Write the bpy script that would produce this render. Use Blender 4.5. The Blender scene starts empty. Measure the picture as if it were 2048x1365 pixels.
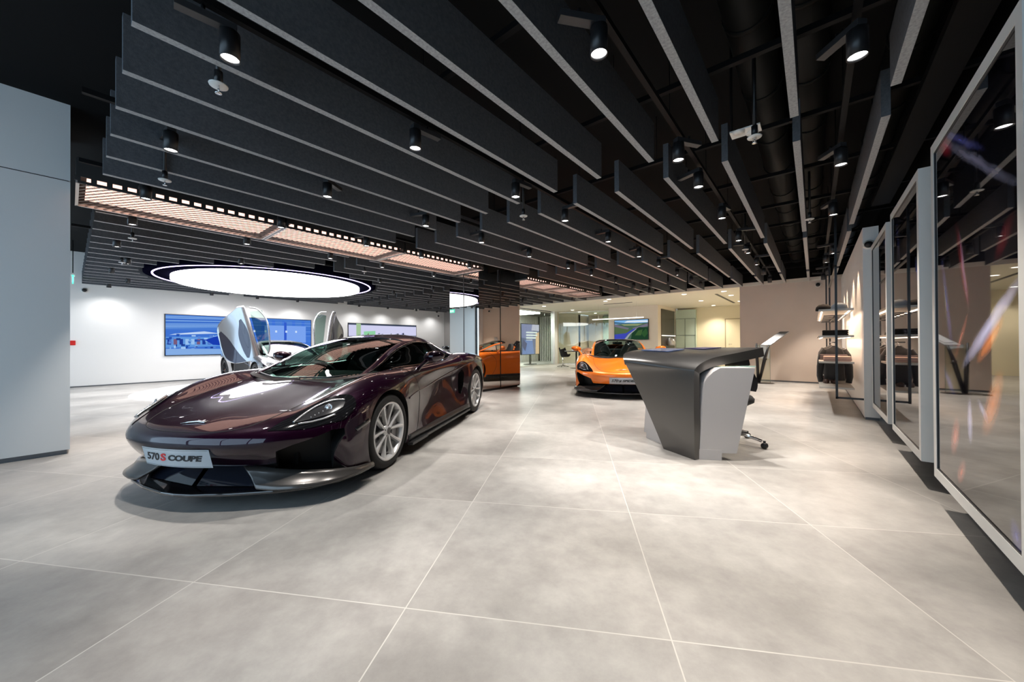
import bpy, bmesh, math, random
import numpy as np
from mathutils import Vector, Matrix
random.seed(7)
PI = math.pi
C = bpy.context.scene.collection
scene = bpy.context.scene

# ------------------------------------------------------------------ materials
def srgb(r, g, b):
    f = lambda c: (c/255.0/12.92) if c <= 10 else ((c/255.0+0.055)/1.055)**2.4
    return (f(r), f(g), f(b), 1.0)

MATS = {}
def mat(name, col=(0.5, 0.5, 0.5, 1), rough=0.5, metal=0.0, spec=0.5, coat=0.0, coat_r=0.03, noise=None, bump=None, emit=None, estr=0.0, trans=0.0, ior=1.45, alpha=1.0, sheen=0):
    if name in MATS: return MATS[name]
    m = bpy.data.materials.new(name); m.use_nodes = True
    nt = m.node_tree; b = nt.nodes['Principled BSDF']
    b.inputs['Base Color'].default_value = col
    b.inputs['Roughness'].default_value = rough
    b.inputs['Metallic'].default_value = metal
    b.inputs['Specular IOR Level'].default_value = spec
    b.inputs['Coat Weight'].default_value = coat
    b.inputs['Coat Roughness'].default_value = coat_r
    b.inputs['Transmission Weight'].default_value = trans
    b.inputs['IOR'].default_value = ior
    b.inputs['Alpha'].default_value = alpha
    b.inputs['Sheen Weight'].default_value = sheen
    if emit:
        b.inputs['Emission Color'].default_value = emit
        b.inputs['Emission Strength'].default_value = estr
    tc = nt.nodes.new('ShaderNodeTexCoord')
    if noise:
        scale, amt, det = noise
        n = nt.nodes.new('ShaderNodeTexNoise'); n.inputs['Scale'].default_value = scale; n.inputs['Detail'].default_value = det
        nt.links.new(tc.outputs['Object'], n.inputs['Vector'])
        r = nt.nodes.new('ShaderNodeValToRGB')
        r.color_ramp.elements[0].position = 0.3; r.color_ramp.elements[1].position = 0.7
        r.color_ramp.elements[0].color = tuple(c*(1-amt) for c in col[:3])+(1,)
        r.color_ramp.elements[1].color = tuple(min(1, c*(1+amt)) for c in col[:3])+(1,)
        nt.links.new(n.outputs['Fac'], r.inputs['Fac']); nt.links.new(r.outputs['Color'], b.inputs['Base Color'])
    if bump:
        scale, st = bump
        n = nt.nodes.new('ShaderNodeTexNoise'); n.inputs['Scale'].default_value = scale; n.inputs['Detail'].default_value = 4
        nt.links.new(tc.outputs['Object'], n.inputs['Vector'])
        bp = nt.nodes.new('ShaderNodeBump'); bp.inputs['Strength'].default_value = st; bp.inputs['Distance'].default_value = 0.01
        nt.links.new(n.outputs['Fac'], bp.inputs['Height']); nt.links.new(bp.outputs['Normal'], b.inputs['Normal'])
    MATS[name] = m
    return m

def emat(name, col, st):
    if name in MATS: return MATS[name]
    m = bpy.data.materials.new(name); m.use_nodes = True
    nt = m.node_tree; nt.nodes.remove(nt.nodes['Principled BSDF'])
    e = nt.nodes.new('ShaderNodeEmission'); e.inputs['Color'].default_value = col; e.inputs['Strength'].default_value = st
    nt.links.new(e.outputs[0], nt.nodes['Material Output'].inputs[0])
    MATS[name] = m
    return m

def clear_glass(name, tint, refl=1.0):
    "thin architectural / car glass: tinted straight-through plus fresnel mirror"
    if name in MATS: return MATS[name]
    m = bpy.data.materials.new(name); m.use_nodes = True
    nt = m.node_tree; nt.nodes.remove(nt.nodes['Principled BSDF'])
    tr = nt.nodes.new('ShaderNodeBsdfTransparent'); tr.inputs['Color'].default_value = tint
    gl = nt.nodes.new('ShaderNodeBsdfGlossy'); gl.inputs['Roughness'].default_value = 0.01
    gl.inputs['Color'].default_value = (refl, refl, refl, 1)
    fr = nt.nodes.new('ShaderNodeFresnel')
    ge = nt.nodes.new('ShaderNodeNewGeometry'); mr = nt.nodes.new('ShaderNodeMapRange'); mr.inputs['To Min'].default_value = 1.55; mr.inputs['To Max'].default_value = 1/1.55
    nt.links.new(ge.outputs['Backfacing'], mr.inputs['Value']); nt.links.new(mr.outputs[0], fr.inputs['IOR'])   # same reflectance from both sides of the sheet
    mx = nt.nodes.new('ShaderNodeMixShader')
    nt.links.new(fr.outputs[0], mx.inputs[0]); nt.links.new(tr.outputs[0], mx.inputs[1]); nt.links.new(gl.outputs[0], mx.inputs[2])
    nt.links.new(mx.outputs[0], nt.nodes['Material Output'].inputs[0])
    MATS[name] = m
    return m

# ------------------------------------------------------------------ mesh helpers
def V(*a): return Vector(a)
def box(bm, x0, x1, y0, y1, z0, z1, mi=0):
    vs = [bm.verts.new((x, y, z)) for z in (z0, z1) for y in (y0, y1) for x in (x0, x1)]
    for f in ((0, 2, 3, 1), (4, 5, 7, 6), (0, 1, 5, 4), (2, 6, 7, 3), (0, 4, 6, 2), (1, 3, 7, 5)):
        fc = bm.faces.new([vs[i] for i in f]); fc.material_index = mi
    return vs
def obox(bm, c, ax, ay, az, hx, hy, hz, mi=0):
    c = Vector(c); ax = Vector(ax).normalized(); ay = Vector(ay).normalized(); az = Vector(az).normalized()
    vs = [bm.verts.new(c+ax*sx*hx+ay*sy*hy+az*sz*hz) for sz in (-1, 1) for sy in (-1, 1) for sx in (-1, 1)]
    for f in ((0, 2, 3, 1), (4, 5, 7, 6), (0, 1, 5, 4), (2, 6, 7, 3), (0, 4, 6, 2), (1, 3, 7, 5)):
        fc = bm.faces.new([vs[i] for i in f]); fc.material_index = mi
def tube(bm, pts, r, n=10, cap=True, mi=0):
    pts = [Vector(p) for p in pts]; rings = []
    rs = r if isinstance(r, (list, tuple)) else [r]*len(pts)
    up = None
    for i, p in enumerate(pts):
        d = (pts[min(i+1, len(pts)-1)]-pts[max(i-1, 0)]).normalized()
        if up is None: up = d.orthogonal().normalized()
        a = (up-d*up.dot(d))
        a = a.normalized() if a.length > 1e-6 else d.orthogonal().normalized()
        up = a; b = d.cross(a)
        rings.append([bm.verts.new(p+(a*math.cos(2*PI*k/n)+b*math.sin(2*PI*k/n))*rs[i]) for k in range(n)])
    for i in range(len(rings)-1):
        for k in range(n):
            f = bm.faces.new([rings[i][k], rings[i][(k+1) % n], rings[i+1][(k+1) % n], rings[i+1][k]]); f.material_index = mi; f.smooth = True
    if cap:
        f = bm.faces.new(rings[0][::-1]); f.material_index = mi
        f = bm.faces.new(rings[-1]); f.material_index = mi
def lathe(bm, prof, n=24, mtx=None, mi=0, smooth=True, closed=False):
    "prof: list of (r, z) revolved about z"
    mtx = mtx or Matrix()
    rings = []
    for r, z in prof:
        if r < 1e-5: rings.append([bm.verts.new(mtx @ Vector((0, 0, z)))])
        else: rings.append([bm.verts.new(mtx @ Vector((r*math.cos(2*PI*k/n), r*math.sin(2*PI*k/n), z))) for k in range(n)])
    rng = range(len(rings)) if closed else range(len(rings)-1)
    for i in rng:
        A, B = rings[i], rings[(i+1) % len(rings)]
        for k in range(n):
            k2 = (k+1) % n
            if len(A) == 1 and len(B) == 1: continue
            if len(A) == 1: f = bm.faces.new([A[0], B[k2], B[k]])
            elif len(B) == 1: f = bm.faces.new([A[k], A[k2], B[0]])
            else: f = bm.faces.new([A[k], A[k2], B[k2], B[k]])
            f.material_index = mi; f.smooth = smooth
def prism(bm, pts, off, mi=0):
    "pts polygon (3d), extruded by vector off"
    off = Vector(off)
    a = [bm.verts.new(Vector(p)) for p in pts]; b = [bm.verts.new(Vector(p)+off) for p in pts]
    n = len(pts)
    fs = [bm.faces.new(a), bm.faces.new(b[::-1])]
    for i in range(n): fs.append(bm.faces.new([a[i], b[i], b[(i+1) % n], a[(i+1) % n]]))
    for f in fs: f.material_index = mi
    return fs
def obj(name, bm, mats, parent=None, bevel=None, smooth=None, recalc=True, loc=None):
    if recalc: bmesh.ops.recalc_face_normals(bm, faces=bm.faces[:])
    me = bpy.data.meshes.new(name); bm.to_mesh(me); bm.free()
    if not isinstance(mats, (list, tuple)): mats = [mats]
    for m in mats: me.materials.append(m)
    o = bpy.data.objects.new(name, me); C.objects.link(o)
    if parent is not None: o.parent = parent
    if loc is not None: o.location = loc
    if smooth is not None:
        me.polygons.foreach_set('use_smooth', [True]*len(me.polygons)); me.set_sharp_from_angle(angle=math.radians(smooth))
    if bevel:
        md = o.modifiers.new('bevel', 'BEVEL'); md.width = bevel; md.segments = 2; md.limit_method = 'ANGLE'; md.angle_limit = math.radians(40)
    return o
def NB(): return bmesh.new()
def tag(o, label, cat, group=None, kind=None):
    if label: o['label'] = label
    if cat: o['category'] = cat
    if group: o['group'] = group
    if kind: o['kind'] = kind
    return o
def thing(name, label, cat, loc=(0, 0, 0), rotz=0, group=None):
    o = bpy.data.objects.new(name, None); C.objects.link(o); o.empty_display_size = 0.1
    o.location = loc; o.rotation_euler = (0, 0, rotz)
    return tag(o, label, cat, group)
def struct(name, bm, m, label=None, parent=None, **kw):
    o = obj(name, bm, m, parent, **kw); o['kind'] = 'structure'
    if label: o['label'] = label
    return o
def copy_tree(o, parent=None):
    c = o.copy(); C.objects.link(c)
    if parent is not None: c.parent = parent
    for ch in list(o.children): copy_tree(ch, c)
    return c
def text_mesh(name, s, size, m, parent, mtx, shear=0.0, ext=0.002, bold=0.0, sp=1.0):
    cu = bpy.data.curves.new(name, 'FONT'); cu.body = s; cu.size = size; cu.shear = shear; cu.extrude = ext
    cu.align_x = 'LEFT'; cu.align_y = 'CENTER'; cu.offset = bold; cu.space_character = sp
    t = bpy.data.objects.new(name, cu); C.objects.link(t)
    dg = bpy.context.evaluated_depsgraph_get()
    me = bpy.data.meshes.new_from_object(t.evaluated_get(dg))
    bpy.data.objects.remove(t); bpy.data.curves.remove(cu)
    me.materials.clear(); me.materials.append(m)
    me.transform(mtx)
    o = bpy.data.objects.new(name, me); C.objects.link(o); o.parent = parent
    return o
ORD = ['zeroth', 'first', 'second', 'third', 'fourth', 'fifth', 'sixth', 'seventh', 'eighth', 'ninth', 'tenth', 'eleventh', 'twelfth', 'thirteenth',
       'fourteenth', 'fifteenth', 'sixteenth', 'seventeenth', 'eighteenth', 'nineteenth', 'twentieth']

# ------------------------------------------------------------------ camera (focal length and pose solved from the vanishing points)
FPX = 730.6
yaw, pitch, roll = 0.69074, 0.00555, -0.00503
CAMZ = 1.10
Fv = Vector((-math.sin(yaw)*math.cos(pitch), math.cos(yaw)*math.cos(pitch), math.sin(pitch)))
R0 = Vector((math.cos(yaw), math.sin(yaw), 0)); U0 = R0.cross(Fv)
Rv = R0*math.cos(roll)+U0*math.sin(roll); Uv = -R0*math.sin(roll)+U0*math.cos(roll)
cam = bpy.data.cameras.new('camera'); cam.sensor_width = 36; cam.lens = FPX/2048*36; cam.clip_start = 0.05; cam.clip_end = 200
co = bpy.data.objects.new('camera', cam); C.objects.link(co)
M = Matrix((Rv, Uv, -Fv)).transposed().to_4x4(); M.translation = (0, 0, CAMZ)
co.matrix_world = M
scene.camera = co
# ================================================================== SETTING
# ---- materials of the room
def floor_mat():
    m = bpy.data.materials.new('floor_tiles'); m.use_nodes = True
    nt = m.node_tree; N = nt.nodes; L = nt.links; b = N['Principled BSDF']
    tc = N.new('ShaderNodeTexCoord')
    mp = N.new('ShaderNodeMapping'); mp.vector_type = 'POINT'
    L.new(tc.outputs['Object'], mp.inputs['Vector'])
    mp.inputs['Rotation'].default_value = (0, 0, math.radians(-30.11))
    sep = N.new('ShaderNodeSeparateXYZ'); L.new(mp.outputs[0], sep.inputs[0])
    def math_(op, a, bb=None, v=None):
        n = N.new('ShaderNodeMath'); n.operation = op
        for i, x in enumerate((a, bb)):
            if x is None: continue
            if isinstance(x, (int, float)): n.inputs[i].default_value = x
            else: L.new(x, n.inputs[i])
        return n.outputs[0]
    def axis(o, off, per):
        s = math_('DIVIDE', math_('SUBTRACT', o, off), per)
        fl = math_('FLOOR', s); fr = math_('SUBTRACT', s, fl)
        d = math_('MULTIPLY', math_('MINIMUM', fr, math_('SUBTRACT', 1.0, fr)), per)
        return fl, d
    fx, dx = axis(sep.outputs['X'], 0.353, 1.0455)
    fy, dy = axis(sep.outputs['Y'], 1.430, 1.030)
    d = math_('MINIMUM', dx, dy)
    joint = math_('LESS_THAN', d, 0.0026)
    cmb = N.new('ShaderNodeCombineXYZ'); L.new(fx, cmb.inputs[0]); L.new(fy, cmb.inputs[1])
    wn = N.new('ShaderNodeTexWhiteNoise'); wn.noise_dimensions = '3D'; L.new(cmb.outputs[0], wn.inputs['Vector'])
    # per tile offset for the cloudy pattern
    va = N.new('ShaderNodeVectorMath'); va.operation = 'SCALE'; va.inputs['Scale'].default_value = 13.0; L.new(wn.outputs['Color'], va.inputs[0])
    vb = N.new('ShaderNodeVectorMath'); vb.operation = 'ADD'; L.new(va.outputs[0], vb.inputs[0]); L.new(mp.outputs[0], vb.inputs[1])
    n1 = N.new('ShaderNodeTexNoise'); n1.inputs['Scale'].default_value = 1.6; n1.inputs['Detail'].default_value = 8; n1.inputs['Roughness'].default_value = 0.62
    L.new(vb.outputs[0], n1.inputs['Vector'])
    n2 = N.new('ShaderNodeTexNoise'); n2.inputs['Scale'].default_value = 9; n2.inputs['Detail'].default_value = 10; n2.inputs['Roughness'].default_value = 0.7
    L.new(vb.outputs[0], n2.inputs['Vector'])
    r1 = N.new('ShaderNodeValToRGB'); r1.color_ramp.elements[0].position = 0.3; r1.color_ramp.elements[1].position = 0.72
    r1.color_ramp.elements[0].color = (0.270, 0.256, 0.240, 1); r1.color_ramp.elements[1].color = (0.420, 0.404, 0.380, 1)
    L.new(n1.outputs['Fac'], r1.inputs['Fac'])
    r2 = N.new('ShaderNodeValToRGB'); r2.color_ramp.elements[0].color = (0.78, 0.77, 0.77, 1); r2.color_ramp.elements[1].color = (1.10, 1.10, 1.08, 1)
    r2.color_ramp.elements[0].position = 0.3; r2.color_ramp.elements[1].position = 0.7
    L.new(n2.outputs['Fac'], r2.inputs['Fac'])
    mx = N.new('ShaderNodeMix'); mx.data_type = 'RGBA'; mx.blend_type = 'MULTIPLY'; mx.inputs[0].default_value = 0.8
    L.new(r1.outputs[0], mx.inputs[6]); L.new(r2.outputs[0], mx.inputs[7])
    tv = math_('ADD', math_('MULTIPLY', wn.outputs['Value'], 0.10), 0.95)
    vs = N.new('ShaderNodeVectorMath'); vs.operation = 'SCALE'; L.new(mx.outputs[2], vs.inputs[0]); L.new(tv, vs.inputs['Scale'])
    mj = N.new('ShaderNodeMix'); mj.data_type = 'RGBA'; L.new(joint, mj.inputs[0]); L.new(vs.outputs[0], mj.inputs[6]); mj.inputs[7].default_value = (0.50, 0.48, 0.44, 1)
    L.new(mj.outputs[2], b.inputs['Base Color'])
    rr = N.new('ShaderNodeMapRange'); rr.inputs['To Min'].default_value = 0.30; rr.inputs['To Max'].default_value = 0.44
    L.new(n2.outputs['Fac'], rr.inputs['Value']); L.new(rr.outputs[0], b.inputs['Roughness'])
    b.inputs['Specular IOR Level'].default_value = 0.45
    return m
M_floor = floor_mat()
M_white = mat('white_wall_paint', srgb(232, 230, 226), 0.6, bump=(60, 0.03))
M_whitep = mat('white_panel', srgb(222, 222, 220), 0.45, bump=(40, 0.02))
M_beige = mat('beige_wall_paint', srgb(212, 196, 181), 0.6, noise=(1.5, 0.03, 3))
M_cream = mat('cream_wall', srgb(236, 225, 196), 0.6)
M_office_ceil = mat('office_ceiling_white', srgb(238, 232, 218), 0.7)
M_black = mat('black_ceiling_paint', (0.003, 0.003, 0.003, 1), 0.85, spec=0.2)
M_blackm = mat('black_metal', (0.010, 0.010, 0.011, 1), 0.38, spec=0.5)
M_darkg = mat('dark_grey_metal', (0.03, 0.03, 0.032, 1), 0.45)
M_skirt = mat('grey_skirting', srgb(105, 108, 112), 0.4)
M_greyw = mat('grey_wall', srgb(150, 145, 140), 0.6)

bm = NB(); box(bm, -15.4, 1.6, -3.2, 21.5, -0.1, 0.0); struct('floor', bm, M_floor, 'grey stone-look tile floor with thin pale joints set diagonally to the room')
bm = NB(); box(bm, -15.4, 1.6, -3.2, 12.47, 3.55, 3.7); struct('ceiling', bm, M_black, 'black painted ceiling high above the hanging baffles')
bm = NB(); box(bm, -15.03, -14.83, -3.2, 12.40, 0.03, 3.55); struct('wall_left', bm, M_white, 'long white wall at the left with two large screens')
bm = NB(); box(bm, -15.03, -14.845, -3.2, 12.40, 0.0, 0.03); struct('baseboard_left', bm, M_skirt)
bm = NB(); box(bm, -15.03, -10.25, 12.40, 12.60, 0, 3.55); struct('wall_back', bm, M_greyw, 'grey return wall between the long white wall and the meeting room')
bm = NB(); box(bm, -1.66, 0.54, 12.45, 12.62, 0.035, 2.70); struct('wall_beige', bm, M_beige, 'beige wall behind the desk, left of the clothes rack')
bm = NB(); box(bm, -1.64, 0.54, 12.458, 12.60, 0.0, 0.035); struct('baseboard_back', bm, M_skirt)
# fascia above the office opening / beige wall : black
bm = NB(); box(bm, -10.25, 1.6, 12.47, 12.62, 2.72, 3.55); struct('trim_1', bm, M_black, 'black fascia above the beige wall and the office ceiling edge')
# right: alcove wall behind rack (thin), black wall behind the framed panels
bm = NB(); box(bm, 0.54, 0.70, 7.12, 12.62, 0.035, 2.70); struct('wall_right', bm, M_white, 'white wall behind the suspended shelves, washed by spotlights')
bm = NB(); box(bm, 0.55, 0.69, 7.13, 12.6, 0.0, 0.035); struct('baseboard_right', bm, M_skirt)
bm = NB(); box(bm, 0.98, 1.15, -3.2, 12.62, 0.0, 3.55); struct('wall_right_dark', bm, M_black, 'black wall behind the white framed pictures')
# left foreground pillar, clad in white panels with an open seam
pl = NB()
box(pl, -6.9, -5.83, -3.2, 0.0, 0.045, 2.765); box(pl, -6.9, -5.83, -3.2, 0.0, 2.775, 3.55); box(pl, -6.88, -5.84, -3.2, -0.01, 2.765, 2.775, 1)
struct('wall_pillar', pl, [M_whitep, M_darkg], 'white panelled pillar filling the left edge of the view')
bm = NB(); box(bm, -6.88, -5.85, -3.2, -0.02, 0.0, 0.045); struct('baseboard_pillar', bm, M_skirt)
# shopfront behind the camera : glazed, daylight outside
mull = NB()
for x in np.arange(-14.8, 1.0, 1.75): box(mull, x-0.03, x+0.03, -3.15, -3.05, 0, 3.2)
box(mull, -14.83, 1.0, -3.15, -3.05, 0, 0.08); box(mull, -14.83, 1.0, -3.15, -3.05, 3.1, 3.55)
wf = struct('window_1', mull, M_darkg, 'glazed shopfront behind the viewer')
gp = NB(); box(gp, -14.83, 1.0, -3.105, -3.095, 0.08, 3.1); g = obj('pane', gp, clear_glass('shop_glass', (0.9, 0.95, 0.95, 1)), wf)

# office beyond the opening
bm = NB(); box(bm, -10.25, 1.6, 12.45, 21.5, 2.70, 2.80); struct('ceiling_office', bm, M_office_ceil, 'white office ceiling with round downlights')
bm = NB(); box(bm, -5.05, -1.60, 18.60, 18.75, 0, 2.70); struct('wall_office_back', bm, M_cream, 'cream office back wall with a door')
bm = NB(); box(bm, -1.66, -1.50, 12.62, 18.75, 0, 2.70); struct('wall_office_right', bm, M_cream)
bm = NB(); box(bm, -10.3, -5.0, 20.9, 21.1, 0, 2.70); struct('wall_office_far', bm, M_cream)
bm = NB(); box(bm, -7.33, -5.10, 15.90, 18.9, 0, 2.70); struct('wall_screen', bm, mat('pale_office_wall', srgb(232, 221, 208), 0.55), 'beige wall block carrying the office screen')
bm = NB()
box(bm, -10.42, -10.18, 15.74, 16.0, 0, 2.70); struct('wall_post', bm, M_whitep, 'slim white post at the end of the glazed room')
# door in cream wall
dr = NB(); box(dr, -3.02, -1.96, 18.575, 18.60, 0, 2.10); d = struct('door_1', dr, M_cream, 'cream flush door in the office back wall')
fr = NB()
for a in ((-3.05, -3.02, 0, 2.13), (-1.96, -1.93, 0, 2.13), (-3.05, -1.93, 2.10, 2.13)): box(fr, a[0], a[1], 18.565, 18.60, a[2], a[3])
obj('door_frame', fr, mat('door_gap', srgb(165, 150, 120), 0.6), d)
hn = NB(); tube(hn, [(-2.9, 18.57, 1.0), (-2.9, 18.53, 1.0), (-2.78, 18.53, 1.0)], 0.01, 8); obj('door_handle', hn, mat('chrome', (0.8, 0.8, 0.8, 1), 0.15, 1.0), d)
M_chrome = MATS['chrome']
# frosted green glass storage front between the screen wall and the cream wall
M_gglass = mat('frosted_green_glass', srgb(196, 214, 200), 0.25, spec=0.6)
M_gline = mat('green_glass_edge', srgb(105, 120, 110), 0.4)
cb = NB(); box(cb, -5.08, -4.20, 18.40, 18.58, 0.0, 2.62)
t = tag(obj('glass_cabinet', cb, M_gglass), 'pale green glass double-door cupboard beside the cream office wall', 'cabinet')
ln = NB()
for x in (-5.07, -4.66, -4.22): box(ln, x-0.008, x+0.008, 18.39, 18.40, 0.05, 2.2)
for z in (2.2, 1.42): box(ln, -5.08, -4.20, 18.388, 18.40, z-0.01, z+0.01)
obj('door_gaps', ln, M_gline, t)
# display niche with dark picture at side face of screen wall
nt_ = NB(); box(nt_, -5.10, -5.07, 16.30, 18.2, 0.4, 2.55)
t = tag(obj('display_niche', nt_, mat('niche_dark', srgb(70, 60, 52), 0.25)), 'dark glazed display niche on the side of the screen wall', 'display case')
s_ = NB(); box(s_, -5.07, -5.03, 16.3, 18.2, 1.38, 1.41); obj('shelf', s_, emat('niche_light', (1, 0.95, 0.85, 1), 2.0), t)
s_ = NB(); lathe(s_, [(0.0, 0.0), (0.16, 0.0), (0.21, 0.08), (0.20, 0.22), (0.10, 0.34), (0, 0.36)], 20, Matrix.Translation((-4.96, 17.2, 0.95))); obj('helmet', s_, mat('silver_helmet', (0.5, 0.5, 0.52, 1), 0.3, 0.7), t)

# glazed rooms on the left of the office
M_glassroom = clear_glass('room_glass', (0.86, 0.93, 0.90, 1))
M_frost = mat('frosted_partition', srgb(176, 190, 170), 0.35)
def glazed(name, label, p0, p1, z1, nposts):
    t = thing(name, label, 'glass wall', (0, 0, 0))
    p0 = Vector(p0); p1 = Vector(p1); d = (p1-p0); L_ = d.length; d.normalize(); n = Vector((-d.y, d.x, 0))
    for k in range(nposts):
        a = p0+d*(L_*k/nposts+0.006); b = p0+d*(L_*(k+1)/nposts-0.006)
        g = NB(); obox(g, (a+b)/2+Vector((0, 0, z1/2)), d, n, (0, 0, 1), (b-a).length/2, 0.006, z1/2); obj('pane', g, M_glassroom, t)
    bmr = NB()
    for z in (0.02, z1-0.02): obox(bmr, (p0+p1)/2+Vector((0, 0, z)), d, n, (0, 0, 1), L_/2, 0.02, 0.02)
    obj('rail', bmr, M_chrome, t)
    for k in range(1, nposts):
        for z in (0.95, 1.55):
            pass
    return t
glazed('glass_partition', 'frameless glass partition in front of the dark slatted meeting room', (-10.22, 12.66, 0), (-10.28, 15.72, 0), 2.66, 4)
glazed('glass_partition', 'frameless glass partition between the white post and the screen wall', (-10.15, 16.05, 0), (-7.36, 16.7, 0), 2.66, 3)
# dark slat wall and contents in the meeting room
bm = NB(); box(bm, -13.2, -13.0, 12.6, 21.0, 0, 2.7); box(bm, -13.2, -10.3, 18.4, 18.6, 0, 2.7); struct('wall_meeting', bm, mat('meeting_dark', srgb(30, 28, 26), 0.6))
bm = NB(); box(bm, -10.42, -10.30, 16.0, 21.0, 0, 2.7); struct('wall_office_left', bm, M_beige)
bm = NB(); box(bm, -13.2, -10.25, 12.6, 18.6, 2.70, 2.8); struct('ceiling_meeting', bm, M_black)
sl = NB()
for k in range(38): box(sl, -13.0, -12.94, 12.9+k*0.14, 12.96+k*0.14, 0, 2.7)
for k in range(20): box(sl, -12.92+k*0.13, -12.87+k*0.13, 18.33, 18.395, 0, 2.7)
struct('trim_2', sl, mat('slat_grey', srgb(190, 186, 180), 0.5), 'vertical grey slats lining the dark meeting room')
lp = NB(); box(lp, -12.9, -11.0, 12.9, 15.6, 2.62, 2.69); t = tag(obj('ceiling_light_panel', lp, emat('meeting_panel', (1, 0.96, 0.9, 1), 22)), 'white rectangular light panel on the dark meeting room ceiling', 'ceiling light')
# poster screen on a stand
t = thing('poster_screen', 'upright lit poster screen with white lettering in the glazed meeting room', 'screen', (-11.2, 15.0, 0))
b_ = NB(); box(b_, -0.03, 0.03, -0.78, 0.78, 0.50, 2.08); obj('frame', b_, M_blackm, t)
def picture(name, parent, org, ux, uy, w, h, polys, base):
    "one mesh: a lit picture made of coloured areas. polys in 0..1 coordinates"
    org = Vector(org); ux = Vector(ux); uy = Vector(uy); nn = ux.cross(uy).normalized()
    bmp = NB(); mats = []; keys = {}
    def mi(c):
        if c not in keys:
            keys[c] = len(mats); mats.append(emat('picture_%d_%d_%d' % c[:3], srgb(*c[:3]), 0.95))
        return keys[c]
    for k, (c, pts) in enumerate([(base, [(0, 0), (1, 0), (1, 1), (0, 1)])]+polys):
        f = bmp.faces.new([bmp.verts.new(org+ux*min(1, max(0, x))*w+uy*min(1, max(0, y))*h+nn*0.0006*(k+1)) for x, y in pts])
        f.material_index = mi(c)
    return obj(name, bmp, mats, parent, recalc=False)
pol = [((150, 150, 190), [(0, .55), (.6, .5), (.7, 1), (0, 1)]), ((214, 205, 225), [(.55, .8), (1, .78), (1, 1), (.6, 1)]), ((120, 140, 200), [(.05, .0), (.7, .0), (.6, .5), (.1, .45)]),
       ((236, 190, 150), [(.78, 0), (1, 0), (1, .75), (.8, .7)]), ((90, 90, 130), [(0, .3), (.2, .1), (.3, .35), (.1, .5)])]
for k in range(3): pol.append(((250, 250, 250), [(.25, .70-k*.09), (.88-.07*(k == 2), .70-k*.09), (.88-.07*(k == 2), .75-k*.09), (.25, .75-k*.09)]))
pol.append(((230, 230, 240), [(.25, .46), (.6, .46), (.6, .485), (.25, .485)]))
picture('display', t, (0.032, -0.75, 0.53), (0, 1, 0), (0, 0, 1), 1.5, 1.52, pol, (110, 115, 150))
bm = NB(); box(bm, -0.2, 0.2, -0.3, 0.3, 0, 0.03); box(bm, -0.03, 0.03, -0.05, 0.05, 0.03, 0.5); obj('stand', bm, M_blackm, t)
# blue car poster in meeting room
t = tag(obj('wall_print', (lambda q: (box(q, -12.93, -12.90, 16.6, 18.1, 0.9, 1.9), q)[1])(NB()), mat('print_blue', srgb(60, 80, 130), 0.3, noise=(3, 0.6, 5))), 'blue and black print on the slats, far end of the meeting room', 'picture')
# frosted cupboard walls behind second glazed room
bm = NB(); box(bm, -10.2, -9.3, 19.4, 19.5, 0, 2.7); struct('wall_partition_beige', bm, M_beige)
t = NB(); box(t, -9.28, -7.3, 19.4, 19.5, 0, 2.6); tag(obj('frosted_screen', t, M_frost), 'pale green frosted glass screen behind the glazed office', 'glass wall')
# slot diffusers in the office ceiling
M_slot = mat('slot_black', (0.02, 0.02, 0.02, 1), 0.5)
t = NB(); box(t, -6.75, -5.55, 14.17, 14.26, 2.69, 2.702); tag(obj('slot_diffuser', t, M_slot), 'black linear air slot in the office ceiling in front of the screen wall', 'air vent')
t = NB(); box(t, -2.54, -2.46, 13.7, 17.3, 2.69, 2.702); tag(obj('slot_diffuser', t, M_slot), 'black linear air slot in the office ceiling above the cream wall', 'air vent')
# ================================================================== CEILING THINGS
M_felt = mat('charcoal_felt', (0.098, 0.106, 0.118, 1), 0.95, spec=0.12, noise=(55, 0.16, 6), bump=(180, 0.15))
M_felt_bottom = mat('grey_felt_bottom', (0.36, 0.365, 0.37, 1), 0.95, spec=0.12, noise=(70, 0.22, 6), bump=(180, 0.2))
BX0, BDX, BT = -2.628, -0.5015, 0.05
BAYS = [(0.193, 3.283), (3.69, 6.80), (7.20, 10.40), (10.70, 12.40)]
BAYN = ['nearest bay', 'second bay', 'third bay', 'farthest bay']
HC = (-11.05, 3.49); HR = 2.56
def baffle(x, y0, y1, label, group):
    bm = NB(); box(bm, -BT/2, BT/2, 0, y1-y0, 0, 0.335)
    bm.faces.ensure_lookup_table(); bm.faces[0].material_index = 1  # only the bottom face is paler grey; sides and ends stay charcoal
    o = obj('ceiling_baffle', bm, [M_felt, M_felt_bottom], bevel=0.0015, loc=(x+BT/2, y0, 2.70))
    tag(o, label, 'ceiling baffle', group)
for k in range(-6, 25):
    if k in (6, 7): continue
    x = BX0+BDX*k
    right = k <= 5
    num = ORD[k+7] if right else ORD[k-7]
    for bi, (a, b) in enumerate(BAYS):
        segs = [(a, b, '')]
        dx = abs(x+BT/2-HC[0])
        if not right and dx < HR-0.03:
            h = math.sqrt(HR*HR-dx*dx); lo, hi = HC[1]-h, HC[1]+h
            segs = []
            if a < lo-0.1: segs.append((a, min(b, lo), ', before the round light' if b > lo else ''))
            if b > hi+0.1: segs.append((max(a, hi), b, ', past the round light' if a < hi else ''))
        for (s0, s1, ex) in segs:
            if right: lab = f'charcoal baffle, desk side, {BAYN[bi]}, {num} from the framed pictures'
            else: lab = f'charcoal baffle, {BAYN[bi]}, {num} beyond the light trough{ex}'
            baffle(x, s0, s1, lab, 'felt baffles over the desk side of the hall' if right else 'felt baffles beyond the light trough')

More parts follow.
